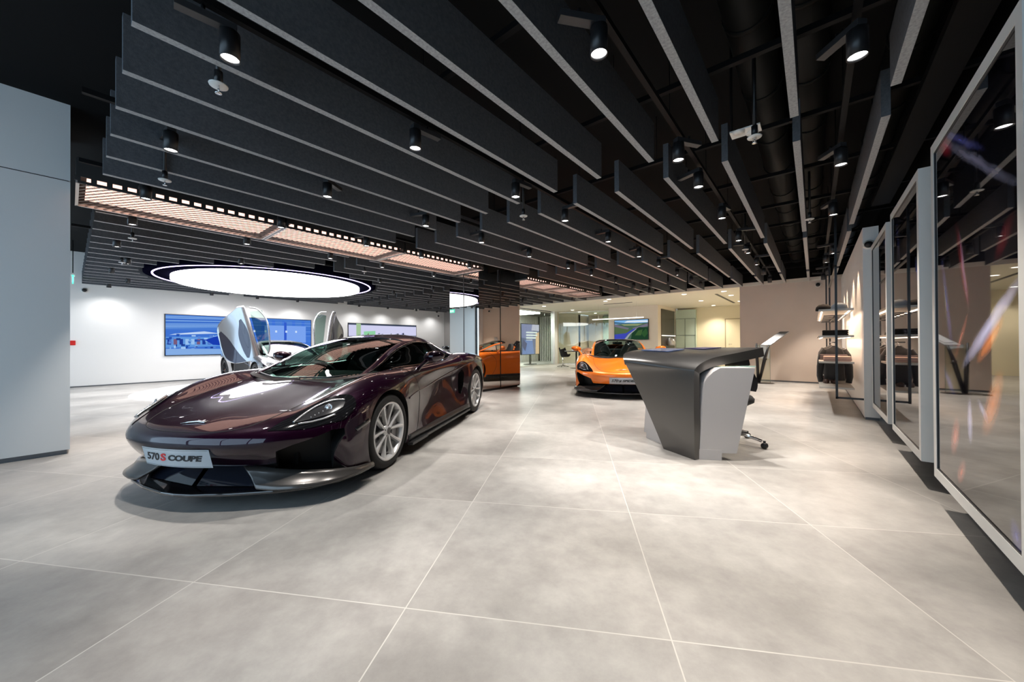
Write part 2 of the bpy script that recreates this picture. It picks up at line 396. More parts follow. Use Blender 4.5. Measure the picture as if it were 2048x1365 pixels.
M_matt = mat('matt_black_metal', (0.004, 0.004, 0.0045, 1), 0.65, spec=0.2)
# cross bars carrying the baffles
cnt = 0
for y in (0.55, 1.75, 2.95, 4.05, 5.25, 6.45, 7.55, 8.8, 10.05, 11.2, 12.1):
    for (x0, x1, w) in ((-5.50, 0.95, 'over the desk side'), (-14.75, -6.60, 'beyond the light trough')):
        if w != 'over the desk side' and abs(y-HC[1]) < 2.45:
            hh = math.sqrt(2.5**2-(y-HC[1])**2); pieces = [(x0, HC[0]-hh), (HC[0]+hh, x1)]
        else: pieces = [(x0, x1)]
        for pi_, (p0, p1) in enumerate(pieces):
            bm = NB(); box(bm, p0, min(p1, 0.93), y-0.02, y+0.02, 3.037, 3.077)
            for xx in np.arange(p0+0.3, min(p1, -0.7), 1.3): tube(bm, [(xx, y, 3.07), (xx, y, 3.55)], 0.004, 5)
            cnt += 1
            nm = ['first', 'second', 'third', 'fourth', 'fifth', 'sixth', 'seventh', 'eighth', 'ninth', 'tenth', 'eleventh'][[0.55, 1.75, 2.95, 4.05, 5.25, 6.45, 7.55, 8.8, 10.05, 11.2, 12.1].index(y)]
            lab = f'black strut {w}, {nm} row from the viewer' + ('' if len(pieces) == 1 else (', wall side' if pi_ == 0 else ', trough side'))
            tag(obj('hanging_strut', bm, M_matt), lab, 'ceiling strut', 'black struts above the baffles')
# ducts
M_duct = mat('black_duct', (0.0035, 0.004, 0.0035, 1), 0.6, spec=0.25)
for i, (x, r, z, w) in enumerate(((-0.33, 0.14, 3.33, 'nearest the desk'), (-0.02, 0.13, 3.32, 'between the other two'), (0.55, 0.12, 3.3, 'nearest the framed pictures'))):
    bm = NB(); tube(bm, [(x, -2.9, z), (x, 12.4, z)], r, 20)
    for y in np.arange(-2.5, 12.3, 0.9): tube(bm, [(x, y-0.02, z), (x, y+0.02, z)], r+0.008, 20, cap=True)
    tag(obj('ventilation_duct', bm, M_duct), f'black round ventilation duct under the ceiling, {w}', 'duct', 'black ducts above the right side')
bm = NB()
box(bm, 0.62, 0.80, -2.9, 7.0, 2.95, 3.01)
for k in range(7): tube(bm, [(0.70, 0.6+k, 3.06), (0.74, 0.9+k, 3.10), (0.66, 1.15+k, 3.05), (0.72, 1.4+k, 3.08)], 0.008, 6)
tag(obj('cable_tray', bm, M_matt), 'black cable tray with loose cables along the wall above the framed pictures', 'cable tray')

# ---- spotlights on black tracks
M_lens = emat('spot_lens', (1.0, 0.97, 0.96, 1), 14.0)
M_lens_off = mat('spot_reflector', (0.5, 0.5, 0.5, 1), 0.2, 0.9)
def make_spot():
    t = thing('track_spotlight', 'x', 'spotlight')
    bm = NB(); lathe(bm, [(0, 0.145), (0.040, 0.145), (0.0455, 0.14), (0.0455, 0.0), (0.041, 0.0), (0.040, 0.012)], 24); obj('housing', bm, M_blackm, t)
    bm = NB(); lathe(bm, [(0.040, 0.012), (0.0, 0.016)], 24); obj('lens', bm, M_lens, t)
    bm = NB(); box(bm, -0.028, 0.22, -0.027, 0.027, 0.150, 0.186); a = obj('driver_box', bm, M_darkg, t, bevel=0.002)
    bm = NB(); tube(bm, [(0, 0, 0.14), (0, 0, 0.152)], 0.012, 8); tube(bm, [(0.11, 0, 0.186), (0.11, 0, 0.22)], 0.010, 8); obj('stem', bm, M_blackm, t)
    return t
proto_spot = make_spot()
used = [False]
def light(name, loc, target, energy, col, size, blend, parent=None, rad=0.03):
    l = bpy.data.lights.new(name, 'SPOT'); l.energy = energy; l.color = col; l.spot_size = math.radians(size); l.spot_blend = blend; l.shadow_soft_size = rad
    o = bpy.data.objects.new(name, l); C.objects.link(o); o.location = loc
    d = Vector(target)-Vector(loc); o.rotation_euler = d.to_track_quat('-Z', 'Y').to_euler()
    return o
SPOT_E = 190.0
rows = [
 (0.19, 'nearest the framed pictures', [1.35, 2.67, 4.22, 5.83, 9.26, 11.76]),
 (-0.86, 'above the right end of the desk', [0.5, 1.77, 3.23, 3.92, 5.10, 6.39, 7.40, 8.62, 9.97, 11.40]),
 (-2.38, 'between the desk and the orange car', [0.54, 1.71, 2.95, 3.93, 5.17, 6.43, 7.50, 8.78, 10.0, 11.0]),
 (-3.86, 'over the purple car', [0.50, 1.69, 2.93, 3.96, 5.16, 6.49, 7.50, 8.82, 10.03, 11.27]),
 (-5.34, 'along the trough\'s near side', [0.50, 1.75, 2.93, 3.96, 5.13]),
 (-6.62, 'along the trough\'s far side', [0.50, 1.71, 2.95, 3.96, 5.24, 8.71, 10.19, 11.37]),
 (-8.30, 'between the trough and the round light', [0.46, 2.05, 4.9, 6.54, 8.8, 10.66]),
 (-9.90, 'beside the round light', [0.69, 6.30, 7.7, 9.3]),
 (-11.40, 'level with the round light centre', [0.56, 7.6, 8.75, 10.4]),
 (-12.92, 'beyond the round light', [0.9, 7.61, 8.82, 10.6]),
 (-14.30, 'washing the long white wall', [0.65, 2.78, 3.98, 5.21, 7.52, 8.82, 10.3, 11.5])]
rnd = random.Random(11)
FORCE = {(-2.38, 0.54): 263, (-0.86, 1.77): 231, (0.19, 2.67): 133, (0.19, 4.22): 126, (0.19, 5.83): 115, (-3.86, 0.50): 184, (-2.38, 1.71): 84, (-3.86, 1.69): 122, (-0.86, 3.23): 57, (-2.38, 2.95): 82,
         (-5.34, 0.5): 183, (-6.62, 0.5): 190, (-0.86, 3.92): 157, (-0.86, 5.10): 79, (-8.30, 0.46): 160}
for (x, rl, ys) in rows:
    # rail
    bm = NB(); box(bm, x-0.018, x+0.018, min(ys)-0.45, min(12.38, max(ys)+0.5), 2.835, 2.872)
    for yy in np.arange(min(ys), max(ys)+0.4, 1.25): tube(bm, [(x, yy, 2.87), (x, yy, 3.55)], 0.004, 5)
    if x == -6.62: bm.free(); bm = NB(); box(bm, x-0.018, x+0.018, 0.05, 5.78, 2.835, 2.872); box(bm, x-0.018, x+0.018, 7.32, 11.8, 2.835, 2.872)
    if abs(x-HC[0]) < 2.5:   # rails stop at the round light
        bm.free(); h = math.sqrt(2.56**2-(x-HC[0])**2); bm = NB()
        box(bm, x-0.018, x+0.018, 0.25, HC[1]-h, 2.835, 2.872); box(bm, x-0.018, x+0.018, HC[1]+h, 12.38, 2.835, 2.872)
    tag(obj('lighting_track', bm, M_matt), f'black lighting track {rl}', 'lighting track', 'black lighting tracks')
    for n, y in enumerate(ys):
        t = proto_spot if not used[0] else copy_tree(proto_spot); used[0] = True
        t['label'] = f'black track spotlight {rl}, {ORD[n+1]} from the viewer'
        t['group'] = 'black track spotlights'
        ang = FORCE.get((x, y), rnd.choice((0, 180, 20, 160, 200, 340, 90)))
        t.location = (x, y, 2.615)
        for ch in t.children:
            if ch.name.startswith('driver_box'): ch.rotation_euler = (0, 0, math.radians(ang))
            if ch.name.startswith('stem'): ch.rotation_euler = (0, 0, math.radians(ang))
        tgt = (x+rnd.uniform(-0.25, 0.25), y+rnd.uniform(-0.25, 0.25), 0)
        col = (1.0, 0.95, 0.90); e = SPOT_E
        if x == 0.19: tgt = (0.0, y-0.1, 0); col = (1.0, 0.90, 0.80)
        if x < -8: col = (0.98, 0.98, 1.0); e = SPOT_E*1.1
        if x == -14.30: tgt = (-14.5, y, 0.0); e = SPOT_E*0.20
        if y < 1.8 and x > -3: e *= 0.78
        if 3.0 < y < 9 and x > -6: e *= 1.12
        light('spot_beam', (x, y, 2.60), tgt, e, col, 140 if x == -14.30 else 66, 0.9 if x == -14.30 else 0.55)
# two warm accent spots above the clothes rack
for n, (x, y, w) in enumerate(((0.265, 8.40, 'nearer'), (0.256, 10.90, 'farther'))):
    t = copy_tree(proto_spot); t.location = (x, y, 2.615); t['label'] = f'warm accent spotlight above the clothes rack, the {w} of the two'; t['group'] = 'accent spotlights above the rack'
    for yy in (y-0.6, y+0.3): light('spot_beam', (x, yy, 2.58), (0.50, yy+0.1, 0.3), 75, (1.0, 0.72, 0.50), 60, 0.5, rad=0.01)

for yy in (7.9, 9.4): light('spot_beam', (0.20, yy, 2.58), (0.0, yy-0.2, 0), 60, (1.0, 0.70, 0.50), 50, 0.6, rad=0.01)  # extra warm beams with no fixture, added to warm the floor by the rack
# sprinklers
M_spr = mat('sprinkler_white', (0.75, 0.74, 0.70, 1), 0.4)
def sprinkler(x, y, w):
    t = thing('fire_sprinkler', f'fire sprinkler with round plate hanging from the ceiling, {w}', 'sprinkler', (x, y, 2.60), 0, 'fire sprinklers')
    bm = NB(); tube(bm, [(0, 0, 0.02), (0, 0, 0.95)], 0.013, 10); tube(bm, [(0, 0, 0.02), (0, 0, 0.085)], 0.021, 12); obj('drop_pipe', bm, M_blackm, t)
    bm = NB(); lathe(bm, [(0, 0.004), (0.045, 0.0), (0.047, 0.006), (0, 0.012)], 24); obj('plate', bm, M_spr, t)
    bm = NB(); lathe(bm, [(0.006, 0.0), (0.006, -0.02), (0.004, -0.035), (0.017, -0.04), (0.017, -0.043), (0, -0.043)], 12)
    tube(bm, [(0.012, 0, 0), (0.012, 0, -0.028), (0, 0, -0.04)], 0.002, 5); tube(bm, [(-0.012, 0, 0), (-0.012, 0, -0.028), (0, 0, -0.04)], 0.002, 5); obj('head', bm, M_chrome, t)
for x, y, w in ((-2.652, 0.547, 'beside the nearest spotlight at upper left'), (-4.560, 0.55, 'just before the light trough'), (-7.40, 0.56, 'just beyond the light trough'), (-0.325, 3.2, 'in the gap under the black ducts'),
                (-2.64, 3.42, 'between the first two baffle bays'), (-0.03, 5.79, 'under the ducts farther back'), (-9.7, 0.6, 'over the far left floor'), (-0.85, 7.0, 'above the middle of the hall'), (-7.2, 3.9, 'beside the round light')):
    sprinkler(x, y, w)
# smoke detector bracket near the desk
bm = NB(); box(bm, -0.50, -0.30, 3.30, 3.42, 2.74, 2.75)
for q in (-0.04, 0.04): lathe(bm, [(0, -0.012), (0.04, -0.010), (0.042, 0)], 20, Matrix.Translation((-0.40+q, 3.36+q, 2.74)))
dp_ = tag(obj('detector_plate', bm, M_spr), 'small beige plate with round detectors hanging under the ducts', 'smoke detector')

bm = NB(); tube(bm, [(-0.495, 3.36, 2.75), (-0.495, 3.36, 3.55)], 0.010, 8); obj('drop_pipe', bm, M_matt, dp_)
# ---- light troughs (louvred luminous boxes)
M_lum = emat('trough_light', (1.0, 0.58, 0.46, 1), 2.0)
M_louv = mat('louvre_metal', (0.55, 0.52, 0.49, 1), 0.4, 0.6)
M_louvd = mat('trough_frame', (0.03, 0.03, 0.03, 1), 0.5)
def trough(y0, y1, w):
    x0, x1 = -6.50, -5.575
    t = thing('light_trough', f'luminous ceiling trough behind metal mesh, {w}', 'ceiling light', (0, 0, 0), 0, 'louvred light troughs')
    bm = NB(); box(bm, x0+0.05, x1-0.013, y0+0.06, y1-0.06, 2.768, 2.773); obj('light_panel', bm, M_lum, t)
    bm = NB()
    # expanded metal: slats running along the floor-tile direction, crossed by thin wires
    ta = math.tan(math.radians(30.1)); c_ = y0+0.02
    cmin, cmax = y0-0.0, y1+(x1-x0)*ta
    k = 0; c_ = y0+0.03
    while c_ < y1+(x1-x0)*ta:
        xa, xb = x0+0.01, x1-0.012       # line y = c + (x-x1)*ta
        ya, yb = c_-(xb-xa)*ta, c_
        if yb > y1: xb = xb-(yb-y1)/ta; yb = y1
        if ya < y0: xa = xa+(y0-ya)/ta; ya = y0
        if xb > xa+0.02:
            a_ = Vector((xa, ya, 2.712)); b_ = Vector((xb, yb, 2.712)); d_ = (b_-a_).normalized()
            obox(bm, (a_+b_)/2, d_, (-d_.y, d_.x, 0), (0, 0, 1), (b_-a_).length/2, 0.0065, 0.0025)
        c_ += 0.070
    for k in range(1, 12):
        x = x0+(x1-x0)*k/12; box(bm, x-0.0015, x+0.0015, y0, y1, 2.709, 2.711)
    obj('louvre', bm, mat('mesh_grey', (0.16, 0.15, 0.14, 1), 0.5, 0.3), t)
    bm = NB()
    box(bm, x0-0.015, x0+0.012, y0-0.01, y1+0.01, 2.70, 2.73); box(bm, x0-0.015, x1, y0-0.012, y0+0.012, 2.70, 2.73); box(bm, x0-0.015, x1, y1-0.012, y1+0.012, 2.70, 2.73)
    obj('rim', bm, M_louv, t)
    bm = NB()
    box(bm, x1-0.012, x1+0.008, y0, y1, 2.70, 2.726); box(bm, x1-0.012, x1+0.008, y0, y1, 2.768, 2.95)
    nn = int((y1-y0)/0.105)
    for k in range(nn+1):
        y = y0+(y1-y0)*k/nn; box(bm, x1-0.012, x1+0.008, y-0.02, y+0.02, 2.726, 2.768)
    box(bm, x0-0.01, x1, y0, y1, 2.95, 2.96); box(bm, x0-0.012, x0-0.002, y0, y1, 2.73, 2.95); box(bm, x0, x1, y0-0.01, y0, 2.73, 2.95); box(bm, x0, x1, y1, y1+0.01, 2.73, 2.95)
    obj('casing', bm, M_louvd, t)
trough(0.045, 1.865, 'nearest of the row beside the purple car'); trough(1.90, 3.76, 'second of the row beside the purple car'); trough(3.80, 5.765, 'third of the row, ending at the mirrored column')
trough(7.36, 8.35, 'just past the mirrored column'); trough(8.38, 9.40, 'second past the mirrored column'); trough(9.43, 10.45, 'third past the mirrored column'); trough(10.48, 11.55, 'last of the row, nearest the office')

# ---- round light
t = thing('round_ceiling_light', 'huge round glowing white ceiling light with a thin violet halo over the silver car', 'ceiling light', (HC[0], HC[1], 0))
bm = NB(); lathe(bm, [(0, 2.60), (2.03, 2.60), (2.06, 2.62), (2.06, 2.70)], 96); obj('diffuser', bm, emat('halo_disc', (1.0, 0.98, 0.98, 1), 8.5), t)
bm = NB(); lathe(bm, [(2.06, 2.70), (2.34, 2.715), (2.40, 2.70), (2.50, 2.72), (2.50, 3.1), (0, 3.1)], 96); obj('drum', bm, mat('halo_drum', (0.003, 0.003, 0.008, 1), 0.9, spec=0.0), t)
bm = NB(); lathe(bm, [(2.335, 2.699), (2.365, 2.699), (2.365, 2.712), (2.335, 2.712)], 96, closed=True); obj('halo_ring', bm, emat('halo_ring', (0.62, 0.50, 1.0, 1), 5.0), t)
bm = NB(); lathe(bm, [(0, 0.006), (2.68, 0.006), (2.71, 0.0)], 96, Matrix.Translation((HC[0], HC[1], 0)))
tag(obj('floor_disc', bm, mat('white_gloss', (0.80, 0.80, 0.80, 1), 0.25)), 'white round disc on the floor under the silver car', 'floor disc')

# ---- office downlights
M_dl = emat('downlight', (1.0, 0.93, 0.80, 1), 9.0)
k = 0
dlw = ['in front of the slot diffuser', 'at the hall edge near the slot diffuser', 'above the pale green screen', 'above the pale green screen, farther back', 'nearest, in front of the green cupboard', 'second, in front of the green cupboard', 'third, in front of the green cupboard',
       'nearest, beside the long air slot', 'second, beside the long air slot', 'third, beside the long air slot', 'nearest, by the slatted meeting room', 'second, beside the white post']
for (x, y), w in zip([(-6.175, 13.13), (-5.83, 12.69), (-9.15, 18.2), (-8.2, 18.9), (-3.33, 13.06), (-3.36, 15.56), (-3.37, 17.9), (-2.18, 13.14), (-2.18, 14.43), (-2.22, 16.7), (-9.08, 13.19), (-9.09, 15.65)], dlw):
    t = thing('downlight', f'round recessed downlight in the office ceiling, {w}', 'downlight', (x, y, 2.70), 0, 'round office downlights')
    bm = NB(); lathe(bm, [(0.075, -0.004), (0.092, -0.006), (0.095, 0.0)], 24); obj('trim_ring', bm, M_office_ceil, t)
    bm = NB(); lathe(bm, [(0.075, -0.004), (0, -0.003)], 24); obj('lamp', bm, M_dl, t)
    l = light('downlight_beam', (x, y, 2.67), (x, y, 0), 190, (1, 0.90, 0.74), 120, 0.8, rad=0.07)
# linear pendant in the office
t = thing('linear_pendant', 'thin white linear pendant lamp hanging in the office', 'pendant lamp', (0, 0, 0))
bm = NB(); box(bm, -7.17, -5.03, 13.98, 14.02, 2.05, 2.08); obj('lamp_bar', bm, emat('pendant_light', (1, 0.92, 0.85, 1), 3.0), t)
bm = NB(); tube(bm, [(-6.9, 14, 2.08), (-6.9, 14, 2.70)], 0.003, 5); tube(bm, [(-5.3, 14, 2.08), (-5.3, 14, 2.70)], 0.003, 5); obj('cable', bm, M_chrome, t)
# dome cameras
def dome(x, y, z, w, nx, ny):
    t = thing('dome_camera', f'white dome security camera {w}', 'security camera', (x, y, z))
    n = Vector((nx, ny, 0)); q = n.to_track_quat('Z', 'Y').to_matrix().to_4x4()
    bm = NB(); lathe(bm, [(0.065, 0), (0.065, 0.02), (0.05, 0.04)], 20, q); obj('base', bm, M_spr, t)
    bm = NB(); lathe(bm, [(0.045, 0.035), (0.035, 0.06), (0, 0.075)], 16, q); obj('lens_dome', bm, M_blackm, t)
dome(-14.83, 0.24, 2.55, 'high on the long white wall near the pillar', 1, 0)
dome(0.092, 12.45, 2.58, 'at the top of the beige wall beside the clothes rack', 0, -1)
dome(-14.83, 12.0, 2.50, 'at the far end of the long white wall', 1, 0)
dome(0.60, 7.12, 2.45, 'on the end of the wall behind the rack', 0, -1)
# exit sign seen edge-on, facing the hall
t = thing('exit_sign', 'green and white exit sign hanging edge-on near the pillar', 'exit sign', (-13.3, 0.04, 2.55))
bm = NB(); box(bm, -0.19, 0.19, -0.012, 0.012, 0, 0.17); obj('panel', bm, emat('exit_green', (0.10, 0.75, 0.55, 1), 1.6), t)
for q in (-0.095, 0.0, 0.095): bm = NB(); box(bm, q-0.022, q+0.022, -0.014, 0.014, 0.03, 0.13); obj('symbol', bm, emat('exit_white', (1, 1, 1, 1), 2), t)
bm = NB(); box(bm, -0.21, 0.21, -0.03, 0.03, 0.17, 0.21); obj('bracket', bm, M_spr, t); bm = NB(); tube(bm, [(0, 0, 0.2), (0, 0, 1.0)], 0.008, 8); obj('drop_pipe', bm, M_matt, t)
# ================================================================== SCREENS ON THE WHITE WALL
def wallscreen(name, label, y0, y1, z0, z1, polys, base):
    t = thing(name, label, 'screen', (-14.83, 0, 0))
    bm = NB(); box(bm, 0.0, 0.03, y0-0.02, y1+0.02, z0-0.02, z1+0.02); obj('frame', bm, M_blackm, t)
    picture('display', t, (0.032, y0, z0), (0, 1, 0), (0, 0, 1), y1-y0, z1-z0, polys, base)
    return t
rp = random.Random(3)
P = []
P.append(((70, 120, 205), [(0, .62), (1, .66), (1, 1), (0, 1)]))
for k in range(9): P.append((rp.choice([(120, 165, 225), (50, 95, 190), (150, 190, 235)]), [(0, .66+k*.036), (.5, .74+k*.028), (.5, .75+k*.028), (0, .675+k*.036)]))
for k in range(6): P.append(((60, 110, 210), [(.52+k*.08, .25), (.545+k*.08, .25), (.545+k*.08, .95), (.52+k*.08, .95)]))
P.append(((95, 150, 220), [(0, .18), (.34, .22), (.34, .45), (0, .45)])); P.append(((190, 210, 240), [(.02, .50), (.32, .55), (.22, .60), (.05, .53)]))
for k in range(10): P.append((rp.choice([(30, 60, 150), (150, 190, 235), (120, 90, 120)]), [(.01+k*.033, .26), (.03+k*.033, .26), (.03+k*.033, .40), (.01+k*.033, .40)]))
for k in range(70):
    x = rp.random()*.46; y = .12+rp.random()*.36; w = .006+rp.random()*.02; hh = .015+rp.random()*.05
    P.append((rp.choice([(35, 80, 175), (120, 165, 225), (90, 130, 210), (165, 200, 240), (30, 60, 140)]), [(x, y), (x+w, y), (x+w, y+hh), (x, y+hh)]))
for k in range(14): P.append((rp.choice([(35, 80, 185), (130, 170, 235), (80, 130, 220)]), [(.50, .30+k*.045), (1, .33+k*.043), (1, .338+k*.043), (.50, .306+k*.045)]))
P.append(((25, 60, 175), [(.22, .38), (.30, .48), (.42, .46), (.47, .36), (.36, .22), (.27, .25)])); P.append(((130, 170, 225), [(0, 0), (1, 0), (1, .10), (0, .16)]))
P.append(((120, 160, 235), [(.62, .3), (.95, .3), (.95, .8), (.62, .8)])); P.append(((50, 90, 200), [(.77, .2), (.79, .2), (.79, .9), (.77, .9)]))
for k in range(8): P.append(((200, 220, 245), [(.30+k*.08, .60), (.315+k*.08, .60), (.315+k*.08, .66), (.30+k*.08, .66)]))
wallscreen('wall_screen', 'large wall screen showing a blue factory scene behind the raised silver door', 1.80, 5.85, 0.79, 2.00, P, (62, 112, 205))
P = []
P.append(((205, 205, 235), [(0, .55), (1, .6), (1, .95), (0, .95)])); P.append(((60, 70, 90), [(0, .95), (1, .95), (1, 1), (0, 1)]))
P.append(((160, 190, 150), [(.1, .2), (.16, .2), (.16, 1), (.1, 1)])); P.append(((140, 205, 160), [(.2, .55), (.36, .5), (.36, .75), (.2, .72)]))
for k in range(90):
    x = rp.random()*.97; y = .18+rp.random()*.45; w = .01+rp.random()*.03; hh = .03+rp.random()*.1
    P.append((rp.choice([(30, 40, 60), (50, 70, 150), (120, 130, 160), (40, 70, 60), (190, 190, 210), (120, 60, 70), (200, 190, 60)]), [(x, y), (x+w, y+.01), (x+w*.8, y+hh), (x+.002, y+hh*.8)]))
P.append(((90, 90, 95), [(0, 0), (1, 0), (1, .2), (0, .16)]))
wallscreen('wall_screen', 'large wall screen showing a crowded workshop above the purple car roof', 7.32, 10.64, 0.78, 1.955, P, (120, 125, 145))
# office screen
t = thing('wall_screen', 'flat screen with a mountain road picture on the office wall', 'screen', (0, 15.9, 0))
bm = NB(); box(bm, -7.03, -5.48, -0.06, 0, 1.215, 2.115); obj('frame', bm, M_blackm, t)
P = [((120, 175, 225), [(0, .80), (1, .84), (1, 1), (0, 1)]), ((215, 225, 235), [(.3, .88), (1, .86), (1, .95), (.4, .97)]), ((60, 95, 120), [(0, .93), (.3, .86), (.62, .84), (.3, .80), (0, .84)]), ((140, 150, 110), [(.2, .80), (.85, .78), (.7, .70), (.3, .72)]),
     ((110, 105, 120), [(0, .82), (.45, .58), (.4, .50), (0, .68)]), ((110, 105, 120), [(1, .80), (.55, .58), (.6, .5), (1, .66)]), ((80, 100, 70), [(0, .66), (.45, .5), (.4, .3), (0, .35)]), ((30, 60, 40), [(.55, .45), (.75, .62), (1, .6), (1, .0), (.5, 0)]),
     ((60, 70, 170), [(0, .0), (0, .26), (.35, .32), (.6, .55), (.66, .55), (.42, .28), (.3, 0)]), ((150, 155, 165), [(.3, 0), (.44, .28), (.66, .55), (.68, .54), (.5, .28), (.38, 0)]), ((60, 90, 50), [(.62, .2), (.72, .45), (.85, .5), (.8, .2)]), ((45, 80, 45), [(.8, .3), (.95, .55), (1, .3), (.9, .1)])]
picture('display', t, (-7.01, -0.062, 1.235), (1, 0, 0), (0, 0, 1), 1.51, 0.86, P, (70, 95, 80))

# ================================================================== MIRRORED COLUMN
M_mirror = mat('bronze_mirror', (0.76, 0.71, 0.66, 1), 0.012, 1.0)
t = thing('mirrored_column', 'square column clad in tinted mirror panels with black joints behind the purple car', 'column', (0, 0, 0))
bm = NB(); box(bm, -6.74, -5.785, 5.835, 7.285, 0.02, 3.5); obj('core', bm, M_blackm, t)
CX, CYN = -5.77, 5.822
for a, b in ((5.83, 6.535), (6.56, 7.298)):
    bm = NB(); box(bm, CX-0.012, CX, a, b, 0.05, 3.5); obj('mirror_panel', bm, M_mirror, t)
for a, b in ((-6.748, -6.27), (-6.246, -5.776)):
    bm = NB(); box(bm, a, b, CYN, CYN+0.012, 0.05, 3.5); obj('mirror_panel', bm, M_mirror, t)
bm = NB(); box(bm, CX-0.01, CX+0.004, 6.535, 6.56, 0.0, 3.5); box(bm, -6.27, -6.246, CYN-0.004, CYN+0.01, 0.0, 3.5); obj('joint', bm, M_blackm, t)
bm = NB(); box(bm, CX-0.02, CX+0.006, 5.82, 7.17, 0.0, 0.05); box(bm, -6.74, CX, CYN-0.006, CYN+0.01, 0.0, 0.05); obj('plinth', bm, M_blackm, t)

# ================================================================== FRAMED PICTURES ON THE RIGHT
def onx(u, v, x):
    r = Fv+Rv*((u-1024)/FPX)+Uv*((682.5-v)/FPX); return Vector((0, 0, CAMZ))+r*(x/r.x)
def art_mat(name, streaks):
    "dark glossy print with soft light streaks: each streak = (y, z, half length, half width, tilt, colour)"
    m = bpy.data.materials.new(name); m.use_nodes = True
    nt = m.node_tree; N = nt.nodes; L = nt.links; b = N['Principled BSDF']
    tc = N.new('ShaderNodeTexCoord')
    ns = N.new('ShaderNodeTexNoise'); ns.inputs['Scale'].default_value = 6; ns.inputs['Detail'].default_value = 3; L.new(tc.outputs['Object'], ns.inputs['Vector'])
    sc_ = N.new('ShaderNodeVectorMath'); sc_.operation = 'SCALE'; sc_.inputs['Scale'].default_value = 0.035; L.new(ns.outputs['Color'], sc_.inputs[0])
    ad = N.new('ShaderNodeVectorMath'); ad.operation = 'ADD'; L.new(tc.outputs['Object'], ad.inputs[0]); L.new(sc_.outputs[0], ad.inputs[1])
    base = N.new('ShaderNodeRGB'); base.outputs[0].default_value = (0.004, 0.004, 0.006, 1); acc = base.outputs[0]
    for (y, z, hl, hw, ang, col) in streaks:
        mp = N.new('ShaderNodeMapping'); mp.vector_type = 'TEXTURE'
        mp.inputs['Location'].default_value = (0.02, y+0.017, z+0.017); mp.inputs['Rotation'].default_value = (math.radians(ang), 0, 0); mp.inputs['Scale'].default_value = (1, hl, hw)
        L.new(ad.outputs[0], mp.inputs['Vector'])
        g = N.new('ShaderNodeTexGradient'); g.gradient_type = 'SPHERICAL'; L.new(mp.outputs[0], g.inputs['Vector'])
        mx = N.new('ShaderNodeMix'); mx.data_type = 'RGBA'; mx.blend_type = 'ADD'; mx.clamp_factor = True
        L.new(g.outputs['Fac'], mx.inputs[0]); L.new(acc, mx.inputs[6]); mx.inputs[7].default_value = tuple(col)+(1,); acc = mx.outputs[2]
    L.new(acc, b.inputs['Base Color'])
    b.inputs['Roughness'].default_value = 0.02; b.inputs['IOR'].default_value = 1.6
    return m
def streak(p, q, w, col, k=1.0):
    a = onx(p[0], p[1], 0.612); c = onx(q[0], q[1], 0.612); d = c-a; mid = (a+c)/2
    return (mid.y, mid.z, d.length/2*1.15, w, math.degrees(math.atan2(d.z, d.y)), [x*k for x in col])
LAV, ORA, BLU, RED, YEL, SAL = (0.55, 0.55, 0.80), (0.75, 0.22, 0.05), (0.18, 0.20, 0.70), (0.55, 0.03, 0.05), (0.32, 0.34, 0.03), (0.70, 0.20, 0.13)
ART1 = [streak((1922, 730), (2034, 560), 0.05, LAV, 1.3), streak((1950, 722), (2000, 640), 0.045, ORA, 1.2), streak((1962, 862), (1998, 750), 0.075, ORA, 1.0), streak((1934, 800), (1936, 885), 0.05, LAV, 1.2), streak((1900, 905), (1912, 840), 0.07, SAL, 1.0),
        streak((1912, 960), (1925, 925), 0.05, SAL, 0.8), streak((1908, 450), (1932, 615), 0.05, RED, 0.7), streak((1914, 470), (1930, 600), 0.03, LAV, 0.5), streak((1880, 520), (1900, 700), 0.05, BLU, 0.7), streak((1884, 560), (1890, 650), 0.03, YEL, 0.7),
        streak((1905, 720), (1930, 630), 0.03, SAL, 0.7), streak((1880, 285), (2034, 372), 0.035, LAV, 0.5), streak((1880, 268), (1960, 300), 0.03, BLU, 0.6), streak((1876, 290), (1898, 300), 0.06, RED, 1.0), streak((1885, 740), (1905, 790), 0.04, BLU, 0.6),
        streak((1950, 800), (1970, 840), 0.035, LAV, 0.7), streak((1985, 520), (2020, 430), 0.05, RED, 0.12), streak((2020, 1085), (2034, 1060), 0.08, BLU, 0.5)]
ART2 = [streak((1790, 430), (1796, 520), 0.04, BLU, 0.35), streak((1832, 420), (1836, 470), 0.04, RED, 0.25), streak((1828, 520), (1834, 570), 0.05, BLU, 0.3), streak((1800, 640), (1815, 690), 0.05, LAV, 0.10)]
ART3 = [streak((1755, 540), (1760, 600), 0.05, BLU, 0.3), streak((1758, 570), (1764, 640), 0.05, SAL, 0.15), streak((1766, 470), (1768, 510), 0.06, BLU, 0.3)]
M_frame = mat('white_frame', srgb(214, 213, 209), 0.35)
PX0, PZ0, PZ1 = 0.612, 0.20, 2.396
